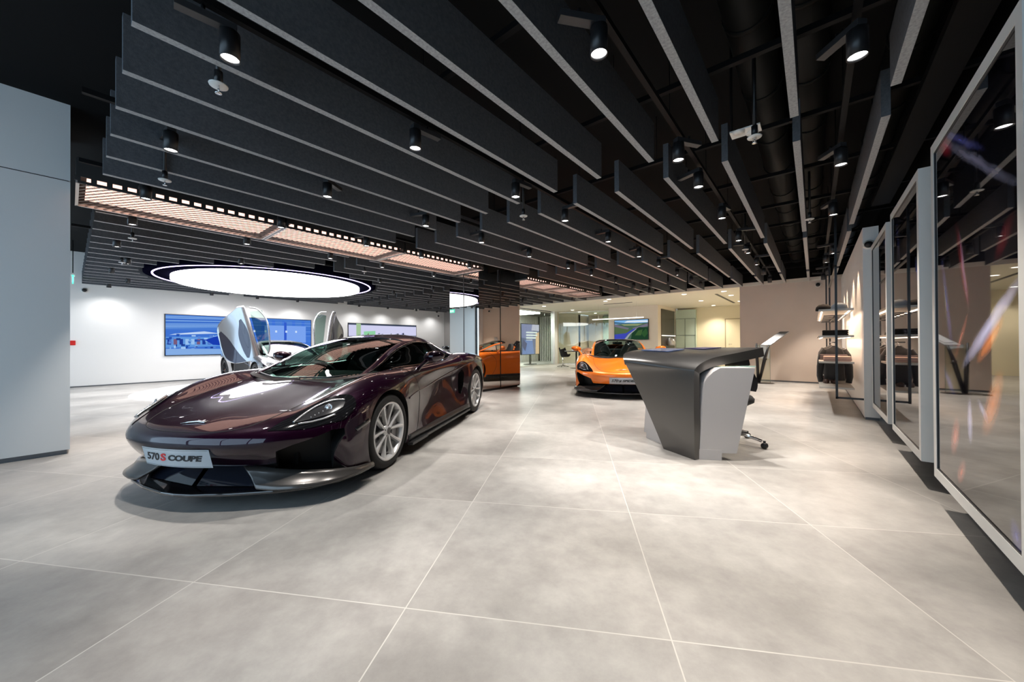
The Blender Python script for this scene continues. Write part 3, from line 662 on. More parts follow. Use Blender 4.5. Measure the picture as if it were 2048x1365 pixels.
for (y0, y1, w, art) in ((2.28, 3.676, 'nearest the viewer', ART1), (4.06, 5.36, 'middle one of three', ART2), (5.66, 7.0, 'farthest, by the clothes rack', ART3)):
    t = thing('framed_picture', f'tall white-framed glossy abstract light-streak picture on the right wall, {w}', 'picture', (PX0, 0, 0), 0, 'tall framed pictures on the right wall')
    bm = NB(); box(bm, 0.02, 0.13, y0, y1, PZ0, PZ1)
    fw = 0.062
    box(bm, 0, 0.02, y0, y0+fw, PZ0, PZ1); box(bm, 0, 0.02, y1-fw, y1, PZ0, PZ1); box(bm, 0, 0.02, y0+fw, y1-fw, PZ0, PZ0+fw); box(bm, 0, 0.02, y0+fw, y1-fw, PZ1-fw, PZ1)
    obj('frame', bm, M_frame, t)
    bm = NB(); box(bm, 0.008, 0.018, y0+fw, y1-fw, PZ0+fw, PZ1-fw); a = obj('print', bm, art_mat('art_%s' % w.split()[0].strip(','), art), t)
    bm = NB(); gg = 0.006
    for q in ((y0+fw, y0+fw+gg, PZ0+fw, PZ1-fw), (y1-fw-gg, y1-fw, PZ0+fw, PZ1-fw), (y0+fw, y1-fw, PZ0+fw, PZ0+fw+gg), (y0+fw, y1-fw, PZ1-fw-gg, PZ1-fw)): box(bm, 0.003, 0.009, *q)
    obj('inner_lip', bm, M_darkg, t)
    bm = NB(); box(bm, 0.13, 0.37, y0+0.2, y1-0.2, 0.5, 0.6); box(bm, 0.13, 0.37, y0+0.2, y1-0.2, 1.9, 2.0); obj('bracket', bm, M_blackm, t)

# ================================================================== CLOTHES RACK
SY0, SY1, SX0, SX1 = 7.25, 10.8, 0.057, 0.45
M_shelf = mat('pale_shelf', srgb(205, 198, 188), 0.4)
t = thing('clothes_rack', 'black suspended rack frame with pale lit shelves against the white wall', 'clothes rack', (0, 0, 0))
bm = NB()
box(bm, 0.24, 0.268, 7.165, 7.195, 0.257, 3.55); obj('upright', bm, M_blackm, t)
bm = NB(); box(bm, 0.24, 0.268, 9.95, 9.98, 0.30, 3.55); obj('upright', bm, M_blackm, t)
bm = NB(); box(bm, 0.22, 0.248, 11.5, 11.53, 0.35, 3.55); obj('upright', bm, M_blackm, t)
bm = NB(); box(bm, 0.24, 0.545, 7.165, 7.195, 0.262, 0.288); box(bm, 0.24, 0.268, 7.165, 10.0, 2.2, 2.22); obj('bottom_bar', bm, M_blackm, t)
SZ = [1.586, 1.19, 0.80, 0.42]
for i, z in enumerate(SZ):
    bm = NB(); box(bm, SX0, SX1, SY0, SY1, z-0.028, z); obj('shelf', bm, M_shelf, t, bevel=0.002)
    if i < 2:
        bm = NB()
        for x in (SX0+0.03, SX1-0.05):
            for a, b in ((7.4, 8.9), (9.0, 10.6)): box(bm, x, x+0.018, a, b, z-0.034, z-0.0285)
        obj('light_strip', bm, emat('shelf_strip', (1, 0.78, 0.62, 1), 7.0), t)
        for x in (SX0+0.04, SX1-0.04):
            l = bpy.data.lights.new('shelf_glow', 'AREA'); l.shape = 'RECTANGLE'; l.size = 0.03; l.size_y = 3.2; l.energy = 9; l.color = (1, 0.72, 0.52)
            lo = bpy.data.objects.new('shelf_glow', l); C.objects.link(lo); lo.location = (x, 9.0, z-0.04)
bm = NB()
for z in (1.50, 1.083):
    tube(bm, [(0.255, 7.5, z), (0.255, 10.5, z)], 0.010, 8)
for k in range(9): box(bm, 0.12, 0.40, 7.6+k*0.33, 7.612+k*0.33, 1.500, 1.512)
obj('hanging_rail', bm, M_blackm, t)
# hanging jackets
M_jacket = mat('black_jacket', (0.014, 0.013, 0.013, 1), 0.85, sheen=0.3, bump=(14, 0.5))
def jacket(y, s, lab, m):
    t = thing('hanging_jacket', lab, 'jacket', (0.255, y, 1.03), 0, 'dark jackets on the rack')
    bm = NB()
    rows_ = [(0.0, 0.05, 0.03), (-0.03, 0.10, 0.045), (-0.06, 0.20, 0.06), (-0.12, 0.225, 0.07), (-0.25, 0.20, 0.07), (-0.40, 0.20, 0.07), (-0.56, 0.215, 0.075)]
    rings = []
    for z, w, d in rows_:
        rings.append([bm.verts.new((0.62*w*s*math.copysign(abs(math.cos(a))**0.7, math.cos(a)), d*math.sin(a)*(1+0.25*math.sin(5*a+z*9)), z*s)) for a in [2*PI*k/20 for k in range(20)]])
    for i in range(len(rings)-1):
        for k in range(20): bm.faces.new([rings[i][k], rings[i][(k+1) % 20], rings[i+1][(k+1) % 20], rings[i+1][k]])
    bm.faces.new(rings[0]); bm.faces.new(rings[-1][::-1])
    obj('body', bm, m, t, smooth=60)
    for sx in (-1, 1):
        bm = NB(); tube(bm, [(sx*0.105*s, 0, -0.07*s), (sx*0.15*s, 0, -0.16*s), (sx*0.175*s, 0.01, -0.34*s), (sx*0.185*s, 0.02, -0.50*s), (sx*0.17*s, 0.02, -0.60*s)], [0.05*s, 0.055*s, 0.05*s, 0.042*s, 0.038*s], 12); obj('sleeve', bm, m, t, smooth=60)
    bm = NB(); tube(bm, [(0.12*s, 0, -0.075*s), (0, 0, 0.005), (0, 0, 0.03), (0.012, 0, 0.045), (-0.005, 0, 0.058)], 0.004, 6); tube(bm, [(-0.12*s, 0, -0.075*s), (0, 0, 0.005)], 0.004, 6); obj('hanger', bm, M_chrome, t)
jacket(7.95, 1.0, 'black jacket hanging at the front of the rack', M_jacket)
jacket(8.45, 0.96, 'dark jacket hanging right behind the front jacket', mat('brown_jacket', (0.03, 0.022, 0.018, 1), 0.85, bump=(14, 0.5)))
jacket(8.9, 0.96, 'dark jacket hanging third on the rack', M_jacket)
jacket(9.4, 0.94, 'dark jacket hanging fourth on the rack', M_jacket)
# folded clothes and caps
def folded(x, y, z, w, d, h, n, m, lab, grp):
    for k in range(n):
        bm = NB(); zz = z+k*h
        box(bm, x-w/2, x+w/2, y-d/2, y+d/2, zz+0.0005, zz+h)
        o = obj('folded_shirt', bm, m, bevel=h*0.45); tag(o, lab % (['bottom', 'second', 'third', 'top'][k if k < n-1 else 3]), 'folded clothes', grp)
M_pink = mat('pale_pink_cloth', srgb(225, 190, 175), 0.9, bump=(30, 0.4)); M_blk = mat('black_cloth', (0.015, 0.013, 0.012, 1), 0.95, bump=(30, 0.4)); M_gr = mat('grey_cloth', srgb(96, 84, 84), 0.9, bump=(30, 0.4))
folded(0.25, 7.55, 1.19, 0.30, 0.30, 0.028, 3, M_blk, 'black folded garment on the second shelf, %s of the front pile', 'black folded clothes')
folded(0.25, 8.0, 1.19, 0.28, 0.28, 0.026, 2, M_blk, 'black folded garment on the second shelf, %s of the rear pile', 'black folded clothes')
folded(0.27, 7.50, 0.80, 0.32, 0.28, 0.024, 3, M_pink, 'pale pink folded shirt on the third shelf, %s of the pile', 'pale folded clothes')
folded(0.24, 7.95, 0.80, 0.34, 0.30, 0.030, 3, M_gr, 'grey folded jumper on the third shelf, %s of the pile', 'grey folded clothes')
def cap(x, y, z, m, lab):
    t = thing('cap', lab, 'cap', (x, y, z), rnd.uniform(0, 6), 'caps on the top shelf')
    bm = NB(); lathe(bm, [(0.098, 0.0), (0.10, 0.02), (0.092, 0.06), (0.06, 0.095), (0, 0.108)], 20); obj('crown', bm, m, t)
    bm = NB(); bmesh.ops.create_grid(bm, x_segments=8, y_segments=4, size=0.5)
    for v in bm.verts:
        a = v.co.x*1.6; r = 0.095+(v.co.y+0.5)*0.075*math.cos(a*0.9); v.co = Vector((r*math.cos(a), r*math.sin(a), 0.012-abs(a)*0.008))
    bmesh.ops.solidify(bm, geom=bm.faces[:], thickness=0.004); obj('peak', bm, m, t)
M_capg = mat('pale_grey_cap', srgb(170, 176, 182), 0.8)
cap(0.30, 7.50, 1.586, M_capg, 'pale grey cap at the front of the top shelf'); cap(0.12, 7.62, 1.586, M_blk, 'small black cap at the front left of the top shelf'); cap(0.30, 7.82, 1.586, M_capg, 'pale grey cap second on the top shelf'); cap(0.22, 8.2, 1.586, M_capg, 'pale grey cap third on the top shelf')
# small shoes / leather goods on the lowest shelf
M_leather = mat('brown_leather', srgb(70, 50, 42), 0.4)
for k, (x, y, w) in enumerate(((0.20, 7.9, 'front'), (0.17, 8.3, 'middle'), (0.15, 8.7, 'rear'))):
    bm = NB()
    for s in (-0.05, 0.05):
        lathe(bm, [(0, 0), (0.04, 0.0), (0.045, 0.03), (0.035, 0.06), (0.0, 0.07)], 14, Matrix.Translation((s, 0, 0)) @ Matrix.Diagonal((1, 2.6, 1, 1)))
    o = obj('driving_shoes', bm, M_leather, loc=(x, y, 0.4205)); tag(o, f'pair of dark shoes on the lowest shelf, {w} pair', 'shoes', 'shoes on the lowest shelf')

# ================================================================== RECEPTION DESK (points measured from the photograph, real thickness)
def wp(u, v, d): return Vector((0, 0, CAMZ))+(Fv+Rv*((u-1024)/FPX)+Uv*((682.5-v)/FPX))*d
M_deskm = mat('dark_silver_lacquer', (0.125, 0.121, 0.117, 1), 0.30, 0.85, coat=0.2, coat_r=0.15)
M_deskw = mat('grey_white_lacquer', srgb(174, 169, 166), 0.35)
t = thing('reception_desk', 'sculpted reception desk with a dark silver folded sheet over a white body', 'desk', (0, 0, 0))
Lp = [(1327, 899, 3.768), (1306, 847, 3.83), (1281, 790, 3.90), (1259, 744, 3.95), (1252.5, 731, 3.92), (1248.5, 722, 3.92), (1246.5, 714, 3.98), (1250, 707, 4.12), (1268, 701.5, 4.32), (1300, 698, 4.6), (1352, 696.3, 4.62), (1408, 695.3, 4.4)]
Rp = [(1389.5, 921.5, 3.40), (1388.5, 865, 3.385), (1388, 805, 3.37), (1388.5, 750, 3.35), (1391, 738, 3.35), (1400, 729, 3.37), (1413, 721.5, 3.40), (1430, 715.3, 3.43), (1450, 711, 3.46), (1472, 706.8, 3.50), (1500, 701.2, 3.55), (1526, 695.5, 3.60)]
def cr(P, t):
    n = len(P)-1; i = min(int(t), n-1); f = t-i
    p = [P[max(i-1, 0)], P[i], P[i+1], P[min(i+2, n)]]
    return 0.5*((2*p[1])+(p[2]-p[0])*f+(2*p[0]-5*p[1]+4*p[2]-p[3])*f*f+(3*p[1]-p[0]-3*p[2]+p[3])*f**3)
LW = [wp(*q) for q in Lp]; RW = [wp(*q) for q in Rp]
LW[0].z = RW[0].z = 0.002
bm = NB(); NS = 66; NC = 10; grid = []
for i in range(NS+1):
    a = cr(LW, i/NS*(len(LW)-1)); b = cr(RW, i/NS*(len(RW)-1))
    grid.append([bm.verts.new(a.lerp(b, c/NC)) for c in range(NC+1)])
for i in range(NS):
    for c in range(NC): bm.faces.new([grid[i][c], grid[i][c+1], grid[i+1][c+1], grid[i+1][c]])
o = obj('folded_sheet', bm, M_deskm, t, smooth=50, recalc=True)
# make sure normals face the viewer, then thicken inwards
nf = o.data.polygons[10].normal; cfc = o.data.polygons[10].center
if nf.dot(Vector((0, 0, CAMZ))-cfc) < 0: o.data.flip_normals()
md = o.modifiers.new('thick', 'SOLIDIFY'); md.thickness = 0.088; md.offset = -1; md.use_even_offset = False
md = o.modifiers.new('hard', 'EDGE_SPLIT'); md.split_angle = math.radians(40)
side = [wp(*q) for q in [(1399, 907, 3.42), (1408.5, 766, 3.40), (1415, 755, 3.41), (1427, 744, 3.43), (1441, 736, 3.45), (1511, 736, 3.50), (1474, 908, 3.36)]]
n_ = (side[1]-side[0]).cross(side[-1]-side[0]).normalized(); camp = Vector((0, 0, CAMZ))
side = [camp+(q-camp)*((side[0]-camp).dot(n_)/(q-camp).dot(n_)) for q in side]
bm = NB(); prism(bm, side, (-0.70, 0.50, 0)); obj('body', bm, M_deskw, t, bevel=0.003)
plin = [Vector((-0.835, 3.752, 0.001)), Vector((-0.665, 3.845, 0.001)), Vector((-0.665, 3.845, 0.098)), Vector((-0.835, 3.752, 0.098))]
bm = NB(); prism(bm, plin, (-0.66, 0.475, 0)); obj('plinth', bm, M_deskw, t)
# glass work surface edge
gt = [wp(1441, 733.5, 3.44), wp(1511.5, 733, 3.50), wp(1511.5, 733, 3.50)+Vector((-0.45, 0.55, 0)), wp(1441, 733.5, 3.44)+Vector((-0.4, 0.3, 0))]
zt = gt[0].z
for q in gt: q.z = zt
bm = NB(); prism(bm, gt, (0, 0, -0.012)); obj('glass_top', bm, mat('mint_glass', srgb(190, 225, 212), 0.1, coat=1.0), t)
# items on the desk top
def on_desk(tt, s, dz=0.004):
    a = cr(LW, tt); b = cr(RW, tt); p = a.lerp(b, s); return p+Vector((0, 0, dz))
def sheet_item(name, lab, cat, t0, t1, s0, s1, m, th=0.008):
    q = [on_desk(t0, s0), on_desk(t0, s1), on_desk(t1, s1), on_desk(t1, s0)]
    bm = NB(); prism(bm, q, (0, 0, th)); tag(obj(name, bm, m), lab, cat)
sheet_item('brochure', 'blue glossy brochure lying on the left end of the desk top', 'brochure', 8.0, 9.2, 0.10, 0.42, mat('brochure_blue', srgb(92, 110, 150), 0.15, noise=(8, 0.4, 2)))
sheet_item('brochure', 'dark violet brochure lying farther back on the desk top', 'brochure', 9.6, 10.4, 0.30, 0.55, mat('brochure_violet', srgb(62, 58, 96), 0.2))

# ---- office chair behind desk
t = thing('office_chair', 'black office chair on a chrome five-star base behind the desk', 'office chair', (-0.76, 4.60, 0), 0)
M_fab = mat('black_chair_fabric', (0.012, 0.012, 0.013, 1), 0.6)
bm = NB()
a0 = math.atan2(4.47-4.53, -0.40+0.78)
for k in range(5):
    a = a0+2*PI*k/5; tube(bm, [(0, 0, 0.13), (0.18*math.cos(a), 0.18*math.sin(a), 0.115), (0.345*math.cos(a), 0.345*math.sin(a), 0.075)], [0.028, 0.02, 0.014], 10)
lathe(bm, [(0, 0.09), (0.035, 0.09), (0.04, 0.14), (0.03, 0.16)], 16)
obj('star_base', bm, M_chrome, t)
for k in range(5):
    a = a0+2*PI*k/5; bm = NB(); c = Vector((0.365*math.cos(a), 0.365*math.sin(a), 0.032))
    for s in (-0.014, 0.014):
        d = Vector((-math.sin(a), math.cos(a), 0)); q = d.to_track_quat('Z', 'Y').to_matrix().to_4x4(); q.translation = c+d*s
        lathe(bm, [(0, -0.01), (0.028, -0.01), (0.031, 0), (0.028, 0.01), (0, 0.01)], 16, q)
    tube(bm, [c+Vector((0, 0, 0.02)), c+Vector((0, 0, 0.05))], 0.012, 8)
    obj('caster', bm, M_blackm, t)
bm = NB(); tube(bm, [(0, 0, 0.14), (0, 0, 0.42)], 0.022, 12); obj('gas_column', bm, M_chrome, t)
bm = NB(); lathe(bm, [(0, 0.42), (0.22, 0.425), (0.27, 0.455), (0.275, 0.49), (0.25, 0.52), (0, 0.515)], 28); obj('seat', bm, M_fab, t)
bd = Vector((0.32, 0.95, 0)).normalized(); sd_ = Vector((-bd.y, bd.x, 0))
bm = NB()
NR = 10; g = []
for i in range(NR+1):
    z = 0.56+0.36*i/NR; w = 0.24*(1-0.25*(i/NR)**3)*(0.7+0.3*math.sin(PI*min(1, i/NR+0.3)))
    g.append([bm.verts.new(bd*(0.24+0.05*math.sin(PI*i/NR)*0-0.10*(c/6-0.5)**2*4*0.5+0.06*i/NR)+sd_*(w*(c/3-1))+Vector((0, 0, z))) for c in range(7)])
for i in range(NR):
    for c in range(6): bm.faces.new([g[i][c], g[i][c+1], g[i+1][c+1], g[i+1][c]])
bmesh.ops.solidify(bm, geom=bm.faces[:], thickness=0.03)
obj('backrest', bm, M_fab, t, smooth=60)
bm = NB(); tube(bm, [bd*0.1+Vector((0, 0, 0.43)), bd*0.27+Vector((0, 0, 0.47)), bd*0.29+Vector((0, 0, 0.62))], 0.014, 8); obj('back_bracket', bm, M_blackm, t)

# ---- display stand by the beige wall
t = thing('reading_stand', 'V-legged display stand with a tilted tray and glass sheet before the beige wall', 'display stand', (-1.16, 11.75, 0))
bm = NB(); lathe(bm, [(0, 0.012), (0.26, 0.012), (0.28, 0.0)], 32, Matrix.Diagonal((1.3, 0.8, 1, 1))); obj('base_plate', bm, mat('dark_steel', (0.08, 0.075, 0.07, 1), 0.3, 0.9), t)
bm = NB(); tube(bm, [(-0.0, 0, 0.012), (-0.02, 0, 0.68), (-0.03, 0, 0.70), (-0.03, 0, 1.06)], [0.034, 0.034, 0.022, 0.018], 12); obj('leg', bm, M_blackm, t)
bm = NB(); tube(bm, [(0.02, 0, 0.012), (0.14, 0, 0.60), (0.16, 0, 0.70), (0.245, 0, 1.02)], [0.030, 0.040, 0.034, 0.018], 12); obj('leg', bm, M_blackm, t)
bm = NB(); tube(bm, [(-0.05, 0, 0.66), (0.0, 0, 0.66)], 0.045, 10); tube(bm, [(0.12, 0, 0.645), (0.19, 0, 0.66)], 0.045, 10); obj('collar', bm, M_blackm, t)
bm = NB(); ax = Vector((0.80, 0.1, 0.62)).normalized(); prism(bm, [(0.06, 0, 1.02), (0.28, 0, 1.02), (0.66, 0.34, 1.37), (0.46, 0.34, 1.37)], (0, 0.012, -0.03)); obj('tray', bm, mat('brushed_metal', (0.42, 0.41, 0.40, 1), 0.3, 0.9), t)
bm = NB(); prism(bm, [(0.14, 0.035, 1.062), (0.27, 0.035, 1.062), (0.44, 0.19, 1.222), (0.31, 0.19, 1.222)], (0, -0.002, 0.003)); obj('card', bm, mat('card_white', srgb(220, 220, 220), 0.5), t)
bm = NB(); box(bm, -0.07, 0.255, 0.08, 0.092, 0.03, 1.02); obj('glass_sheet', bm, clear_glass('stand_glass', (0.90, 0.92, 0.84, 1)), t)
bm = NB(); box(bm, 0.255, 0.262, 0.08, 0.092, 0.0, 1.02); obj('glass_edge', bm, M_gline, t)

# ---- office chairs and table beyond
def shell_chair(x, y, rot, lab):
    t = thing('shell_chair', lab, 'chair', (x, y, 0), rot, 'black chairs in the office')
    bm = NB(); g = []
    for i in range(9):
        a = -0.2+i/8*1.35
        g.append([bm.verts.new((math.sin(PI*(c/8-0.5))*0.32*(1-0.15*i/8), -0.22+0.50*(i/8 if i < 4 else 0.5+(i-4)/8*0.45)-0.12*(abs(c/4-1))**2*(1 if i > 3 else 0), 0.44+(0 if i < 4 else 0.36*((i-4)/4))+0.16*abs(c/4-1)**2*(1-0.4*i/8))) for c in range(9)])
    for i in range(8):
        for c in range(8): bm.faces.new([g[i][c], g[i][c+1], g[i+1][c+1], g[i+1][c]])
    bmesh.ops.solidify(bm, geom=bm.faces[:], thickness=0.035); obj('shell', bm, M_fab, t, smooth=60)
    bm = NB(); tube(bm, [(0, 0, 0.42), (0, 0, 0.05)], 0.025, 10)
    obj('column', bm, M_chrome, t)
    bm = NB()
    for k in range(4): a = PI/4+k*PI/2; tube(bm, [(0, 0, 0.06), (0.27*math.cos(a), 0.27*math.sin(a), 0.012)], 0.014, 8)
    obj('cross_foot', bm, M_blackm, t)
shell_chair(-8.88, 14.4, 2.6, 'black shell chair beside the orange car mirror, nearest the glazed office'); shell_chair(-7.6, 15.3, 1.4, 'black shell chair right behind the orange windscreen edge')
shell_chair(-4.35, 15.0, 0.2, 'black chair seen over the desk, left of the pair'); shell_chair(-3.75, 14.7, 0.0, 'black chair seen over the desk, right of the pair')
t = thing('meeting_table', 'round dark office table behind the orange car', 'table', (-7.9, 13.9, 0))
bm = NB(); lathe(bm, [(0, 0.72), (0.5, 0.72), (0.5, 0.75), (0, 0.75)], 32); obj('table_top', bm, M_darkg, t)
bm = NB(); tube(bm, [(0, 0, 0.015), (0, 0, 0.72)], 0.035, 12); lathe(bm, [(0, 0.015), (0.26, 0.012), (0.27, 0)], 24); obj('pedestal', bm, M_blackm, t)
# green office desk strip
# red fire call point at the left wall
bm = NB(); box(bm, -14.83, -14.80, -0.02, 0.09, 1.10, 1.22); tag(obj('fire_call_point', bm, mat('red_plastic', srgb(200, 30, 25), 0.4)), 'small red fire call point on the long white wall next to the pillar', 'fire alarm')
# ================================================================== SPORTS CAR (local axes: x forward, y left, z up; metres)
BODY = [
 [(2.31,0,.290),(2.29,.30,.290),(2.215,.53,.290),(2.11,.70,.300),(2.00,.83,.285),(1.95,.875,.235),(1.90,.905,.18),(1.86,.92,.135)],
 [(2.385,0,.385),(2.365,.30,.385),(2.29,.53,.390),(2.17,.71,.395),(2.05,.835,.37),(1.975,.89,.30),(1.90,.92,.215),(1.84,.93,.135)],
 [(2.405,0,.460),(2.385,.30,.462),(2.305,.54,.468),(2.18,.72,.475),(2.04,.855,.46),(1.95,.91,.38),(1.87,.935,.26),(1.80,.935,.135)],
 [(2.36,0,.520),(2.335,.30,.525),(2.24,.54,.540),(2.10,.725,.565),(1.96,.870,.55),(1.87,.925,.45),(1.80,.945,.30),(1.76,.94,.135)],
 [(2.14,0,.602),(2.11,.30,.600),(2.03,.54,.618),(1.91,.735,.665),(1.79,.895,.63),(1.73,.945,.50),(1.71,.955,.32),(1.69,.945,.135)],
 [(1.78,0,.682),(1.76,.30,.677),(1.71,.54,.690),(1.64,.750,.765),(1.59,.905,.71),(1.57,.955,.54),(1.57,.96,.34),(1.57,.95,.135)],
 [(1.42,0,.745),(1.40,.30,.738),(1.36,.54,.750),(1.335,.760,.825),(1.335,.91,.765),(1.335,.965,.58),(1.335,.962,.35),(1.335,.95,.135)],
 [(1.16,0,.790),(1.13,.30,.785),(1.07,.54,.795),(1.05,.755,.842),(1.05,.905,.785),(1.05,.948,.61),(1.05,.945,.36),(1.05,.935,.135)],
 [(.78,0,.80),(.78,.30,.80),(.76,.54,.82),(.75,.730,.850),(.75,.880,.800),(.75,.905,.63),(.75,.905,.37),(.75,.93,.135)],
 [(.35,0,.80),(.35,.30,.80),(.35,.54,.82),(.35,.725,.850),(.35,.870,.800),(.35,.860,.63),(.35,.870,.38),(.35,.935,.135)],
 [(-.10,0,.80),(-.10,.30,.80),(-.10,.54,.83),(-.10,.725,.860),(-.10,.870,.815),(-.10,.835,.64),(-.10,.860,.39),(-.10,.94,.135)],
 [(-.55,0,.82),(-.55,.30,.82),(-.55,.54,.85),(-.55,.725,.890),(-.55,.890,.845),(-.55,.870,.65),(-.55,.870,.39),(-.55,.94,.135)],
 [(-.95,0,.88),(-.95,.30,.88),(-.95,.54,.91),(-.95,.735,.945),(-.95,.925,.880),(-.95,.945,.66),(-.95,.930,.39),(-.95,.945,.135)],
 [(-1.335,0,.90),(-1.335,.30,.90),(-1.335,.54,.93),(-1.335,.745,.955),(-1.335,.935,.880),(-1.335,.972,.66),(-1.335,.965,.39),(-1.335,.95,.14)],
 [(-1.70,0,.90),(-1.70,.30,.90),(-1.70,.54,.92),(-1.70,.735,.930),(-1.70,.905,.860),(-1.70,.950,.66),(-1.70,.945,.40),(-1.70,.925,.17)],
 [(-1.98,0,.910),(-1.98,.30,.910),(-1.98,.53,.912),(-1.98,.710,.905),(-1.98,.860,.830),(-1.98,.900,.65),(-1.98,.890,.42),(-1.98,.87,.22)],
 [(-2.10,0,.895),(-2.10,.30,.895),(-2.09,.52,.895),(-2.07,.690,.885),(-2.05,.810,.800),(-2.04,.850,.64),(-2.04,.840,.45),(-2.04,.81,.27)],
 [(-2.13,0,.78),(-2.13,.28,.78),(-2.12,.50,.77),(-2.10,.650,.74),(-2.07,.760,.68),(-2.06,.800,.58),(-2.06,.790,.44),(-2.06,.76,.30)],
]
GREEN = [
 [(1.38,0,.735),(1.34,.30,.750),(1.26,.58,.79),(1.17,.700,.822),(1.08,.755,.838)],
 [(1.03,0,.915),(1.005,.30,.912),(.95,.575,.905),(.85,.675,.880),(.77,.75,.848)],
 [(.68,0,1.070),(.665,.29,1.065),(.62,.555,1.040),(.53,.645,.965),(.47,.745,.850)],
 [(.32,0,1.172),(.305,.28,1.165),(.26,.520,1.125),(.20,.625,1.01),(.15,.742,.854)],
 [(-.04,0,1.218),(-.04,.27,1.210),(-.06,.485,1.160),(-.09,.615,1.025),(-.10,.738,.862)],
 [(-.42,0,1.218),(-.42,.265,1.208),(-.42,.462,1.152),(-.42,.600,1.01),(-.42,.735,.875)],
 [(-.80,0,1.160),(-.80,.26,1.150),(-.80,.435,1.095),(-.80,.590,.99),(-.80,.725,.905)],
 [(-1.20,0,1.045),(-1.20,.25,1.035),(-1.20,.415,1.00),(-1.20,.570,.95),(-1.20,.69,.925)],
 [(-1.70,0,.915),(-1.70,.25,.912),(-1.70,.41,.905),(-1.70,.54,.90),(-1.70,.64,.90)],
]
def full(ctrl):
    a = np.array(ctrl, float); m = a[:, ::-1].copy(); m[:, :, 1] *= -1
    return np.concatenate([m[:, :-1], a], axis=1)          # columns right side .. centre .. left side
def _cr1(P, t):
    n = P.shape[0]-1; t = np.clip(t, 0, n); i = np.minimum(t.astype(int), n-1); f = (t-i)
    Pe = np.concatenate([2*P[:1]-P[1:2], P, 2*P[-1:]-P[-2:-1]], axis=0)
    f = f.reshape(f.shape+(1,)*(P.ndim-1))
    p0, p1, p2, p3 = Pe[i], Pe[i+1], Pe[i+2], Pe[i+3]
    return 0.5*((2*p1)+(p2-p0)*f+(2*p0-5*p1+4*p2-p3)*f*f+(3*p1-p0-3*p2+p3)*f**3)
class Surf:
    def __init__(s, ctrl): s.P = full(ctrl); s.nc = (s.P.shape[1]-1)//2
    def grid(s, ti, tj):
        A = _cr1(s.P, np.asarray(ti, float))
        return np.swapaxes(_cr1(np.swapaxes(A, 0, 1), np.asarray(tj, float)+s.nc), 0, 1)
    def pt(s, i, j, off=0.0):
        p = s.grid([i], [j])[0, 0]
        if off:
            e = 0.02
            di = s.grid([min(i+e, s.P.shape[0]-1)], [j])[0, 0]-s.grid([max(i-e, 0)], [j])[0, 0]
            dj = s.grid([i], [j+e if j+e <= s.nc else s.nc])[0, 0]-s.grid([i], [max(j-e, -s.nc)])[0, 0]
            n = np.cross(dj, di); L_ = np.linalg.norm(n); n = n/L_ if L_ > 1e-9 else np.array([0, 0, 1.0])
            p = p+n*off
        return p
BS = Surf(BODY); GS = Surf(GREEN)
def smesh(name, S, i0, i1, j0, j1, ni, nj, m, parent, off=0.0, thick=0.0, smooth=45):
    if j1 < j0: j0, j1 = j1, j0
    ti = np.linspace(i0, i1, ni+1); tj = np.linspace(j0, j1, nj+1)
    G = S.grid(ti, tj)
    if off:
        gi = np.gradient(G, axis=0); gj = np.gradient(G, axis=1); n = np.cross(gj, gi); n /= (np.linalg.norm(n, axis=2, keepdims=True)+1e-9); G = G+n*off
    bm = NB(); vs = [[bm.verts.new(p) for p in row] for row in G]
    for a in range(ni):
        for b in range(nj): bm.faces.new([vs[a][b], vs[a][b+1], vs[a+1][b+1], vs[a+1][b]])
    bmesh.ops.remove_doubles(bm, verts=bm.verts, dist=1e-5)
    o = obj(name, bm, m, parent, smooth=smooth, recalc=False)
    if thick:
        md = o.modifiers.new('thick', 'SOLIDIFY'); md.thickness = thick; md.offset = -1
    return o
def spatch(name, S, ca, cb, n, mm, m, parent, off, thick=0.0):
    "patch between two polylines ca, cb given in surface coordinates (i, j), laid on the surface at height off"
    def samp(c, t):
        c = np.array(c, float); return _cr1(c, np.array([t*(len(c)-1)]))[0]
    bm = NB(); rows = []
    for a in range(n+1):
        A = samp(ca, a/n); B = samp(cb, a/n)
        rows.append([bm.verts.new(S.pt(*(A*(1-b/mm)+B*b/mm), off=off)) for b in range(mm+1)])
    for a in range(n):
        for b in range(mm):
            try: bm.faces.new([rows[a][b], rows[a+1][b], rows[a+1][b+1], rows[a][b+1]])
            except ValueError: pass
    bmesh.ops.remove_doubles(bm, verts=bm.verts, dist=1e-5)
    bmesh.ops.recalc_face_normals(bm, faces=bm.faces[:])
    o = obj(name, bm, m, parent, smooth=60, recalc=False)
    if thick:
        md = o.modifiers.new('thick', 'SOLIDIFY'); md.thickness = thick; md.offset = 0
    return o
def sline(name, S, pts, w, m, parent, off=0.001, n=40):
    "thin tube following the surface through (i, j) points"
    c = np.array(pts, float); P = []
    for a in range(n+1):
        q = _cr1(c, np.array([a/n*(len(c)-1)]))[0]; P.append(S.pt(*q, off=off))
    bm = NB(); tube(bm, P, w, 6); return obj(name, bm, m, parent)
def cutter(S, poly, out, depth):
    a = [S.pt(i, j, off=out) for i, j in poly]; b = [S.pt(i, j, off=-0.005) for i, j in poly]
    n = np.zeros(3); c0 = sum(b)/len(b)
    for k in range(len(b)): n += np.cross(b[k]-c0, b[(k+1) % len(b)]-c0)
    n /= np.linalg.norm(n)
    if np.dot(n, sum(a)/len(a)-c0) < 0: n = -n
    return [p+n*(out-0) for p in b], [p-n*depth for p in b]
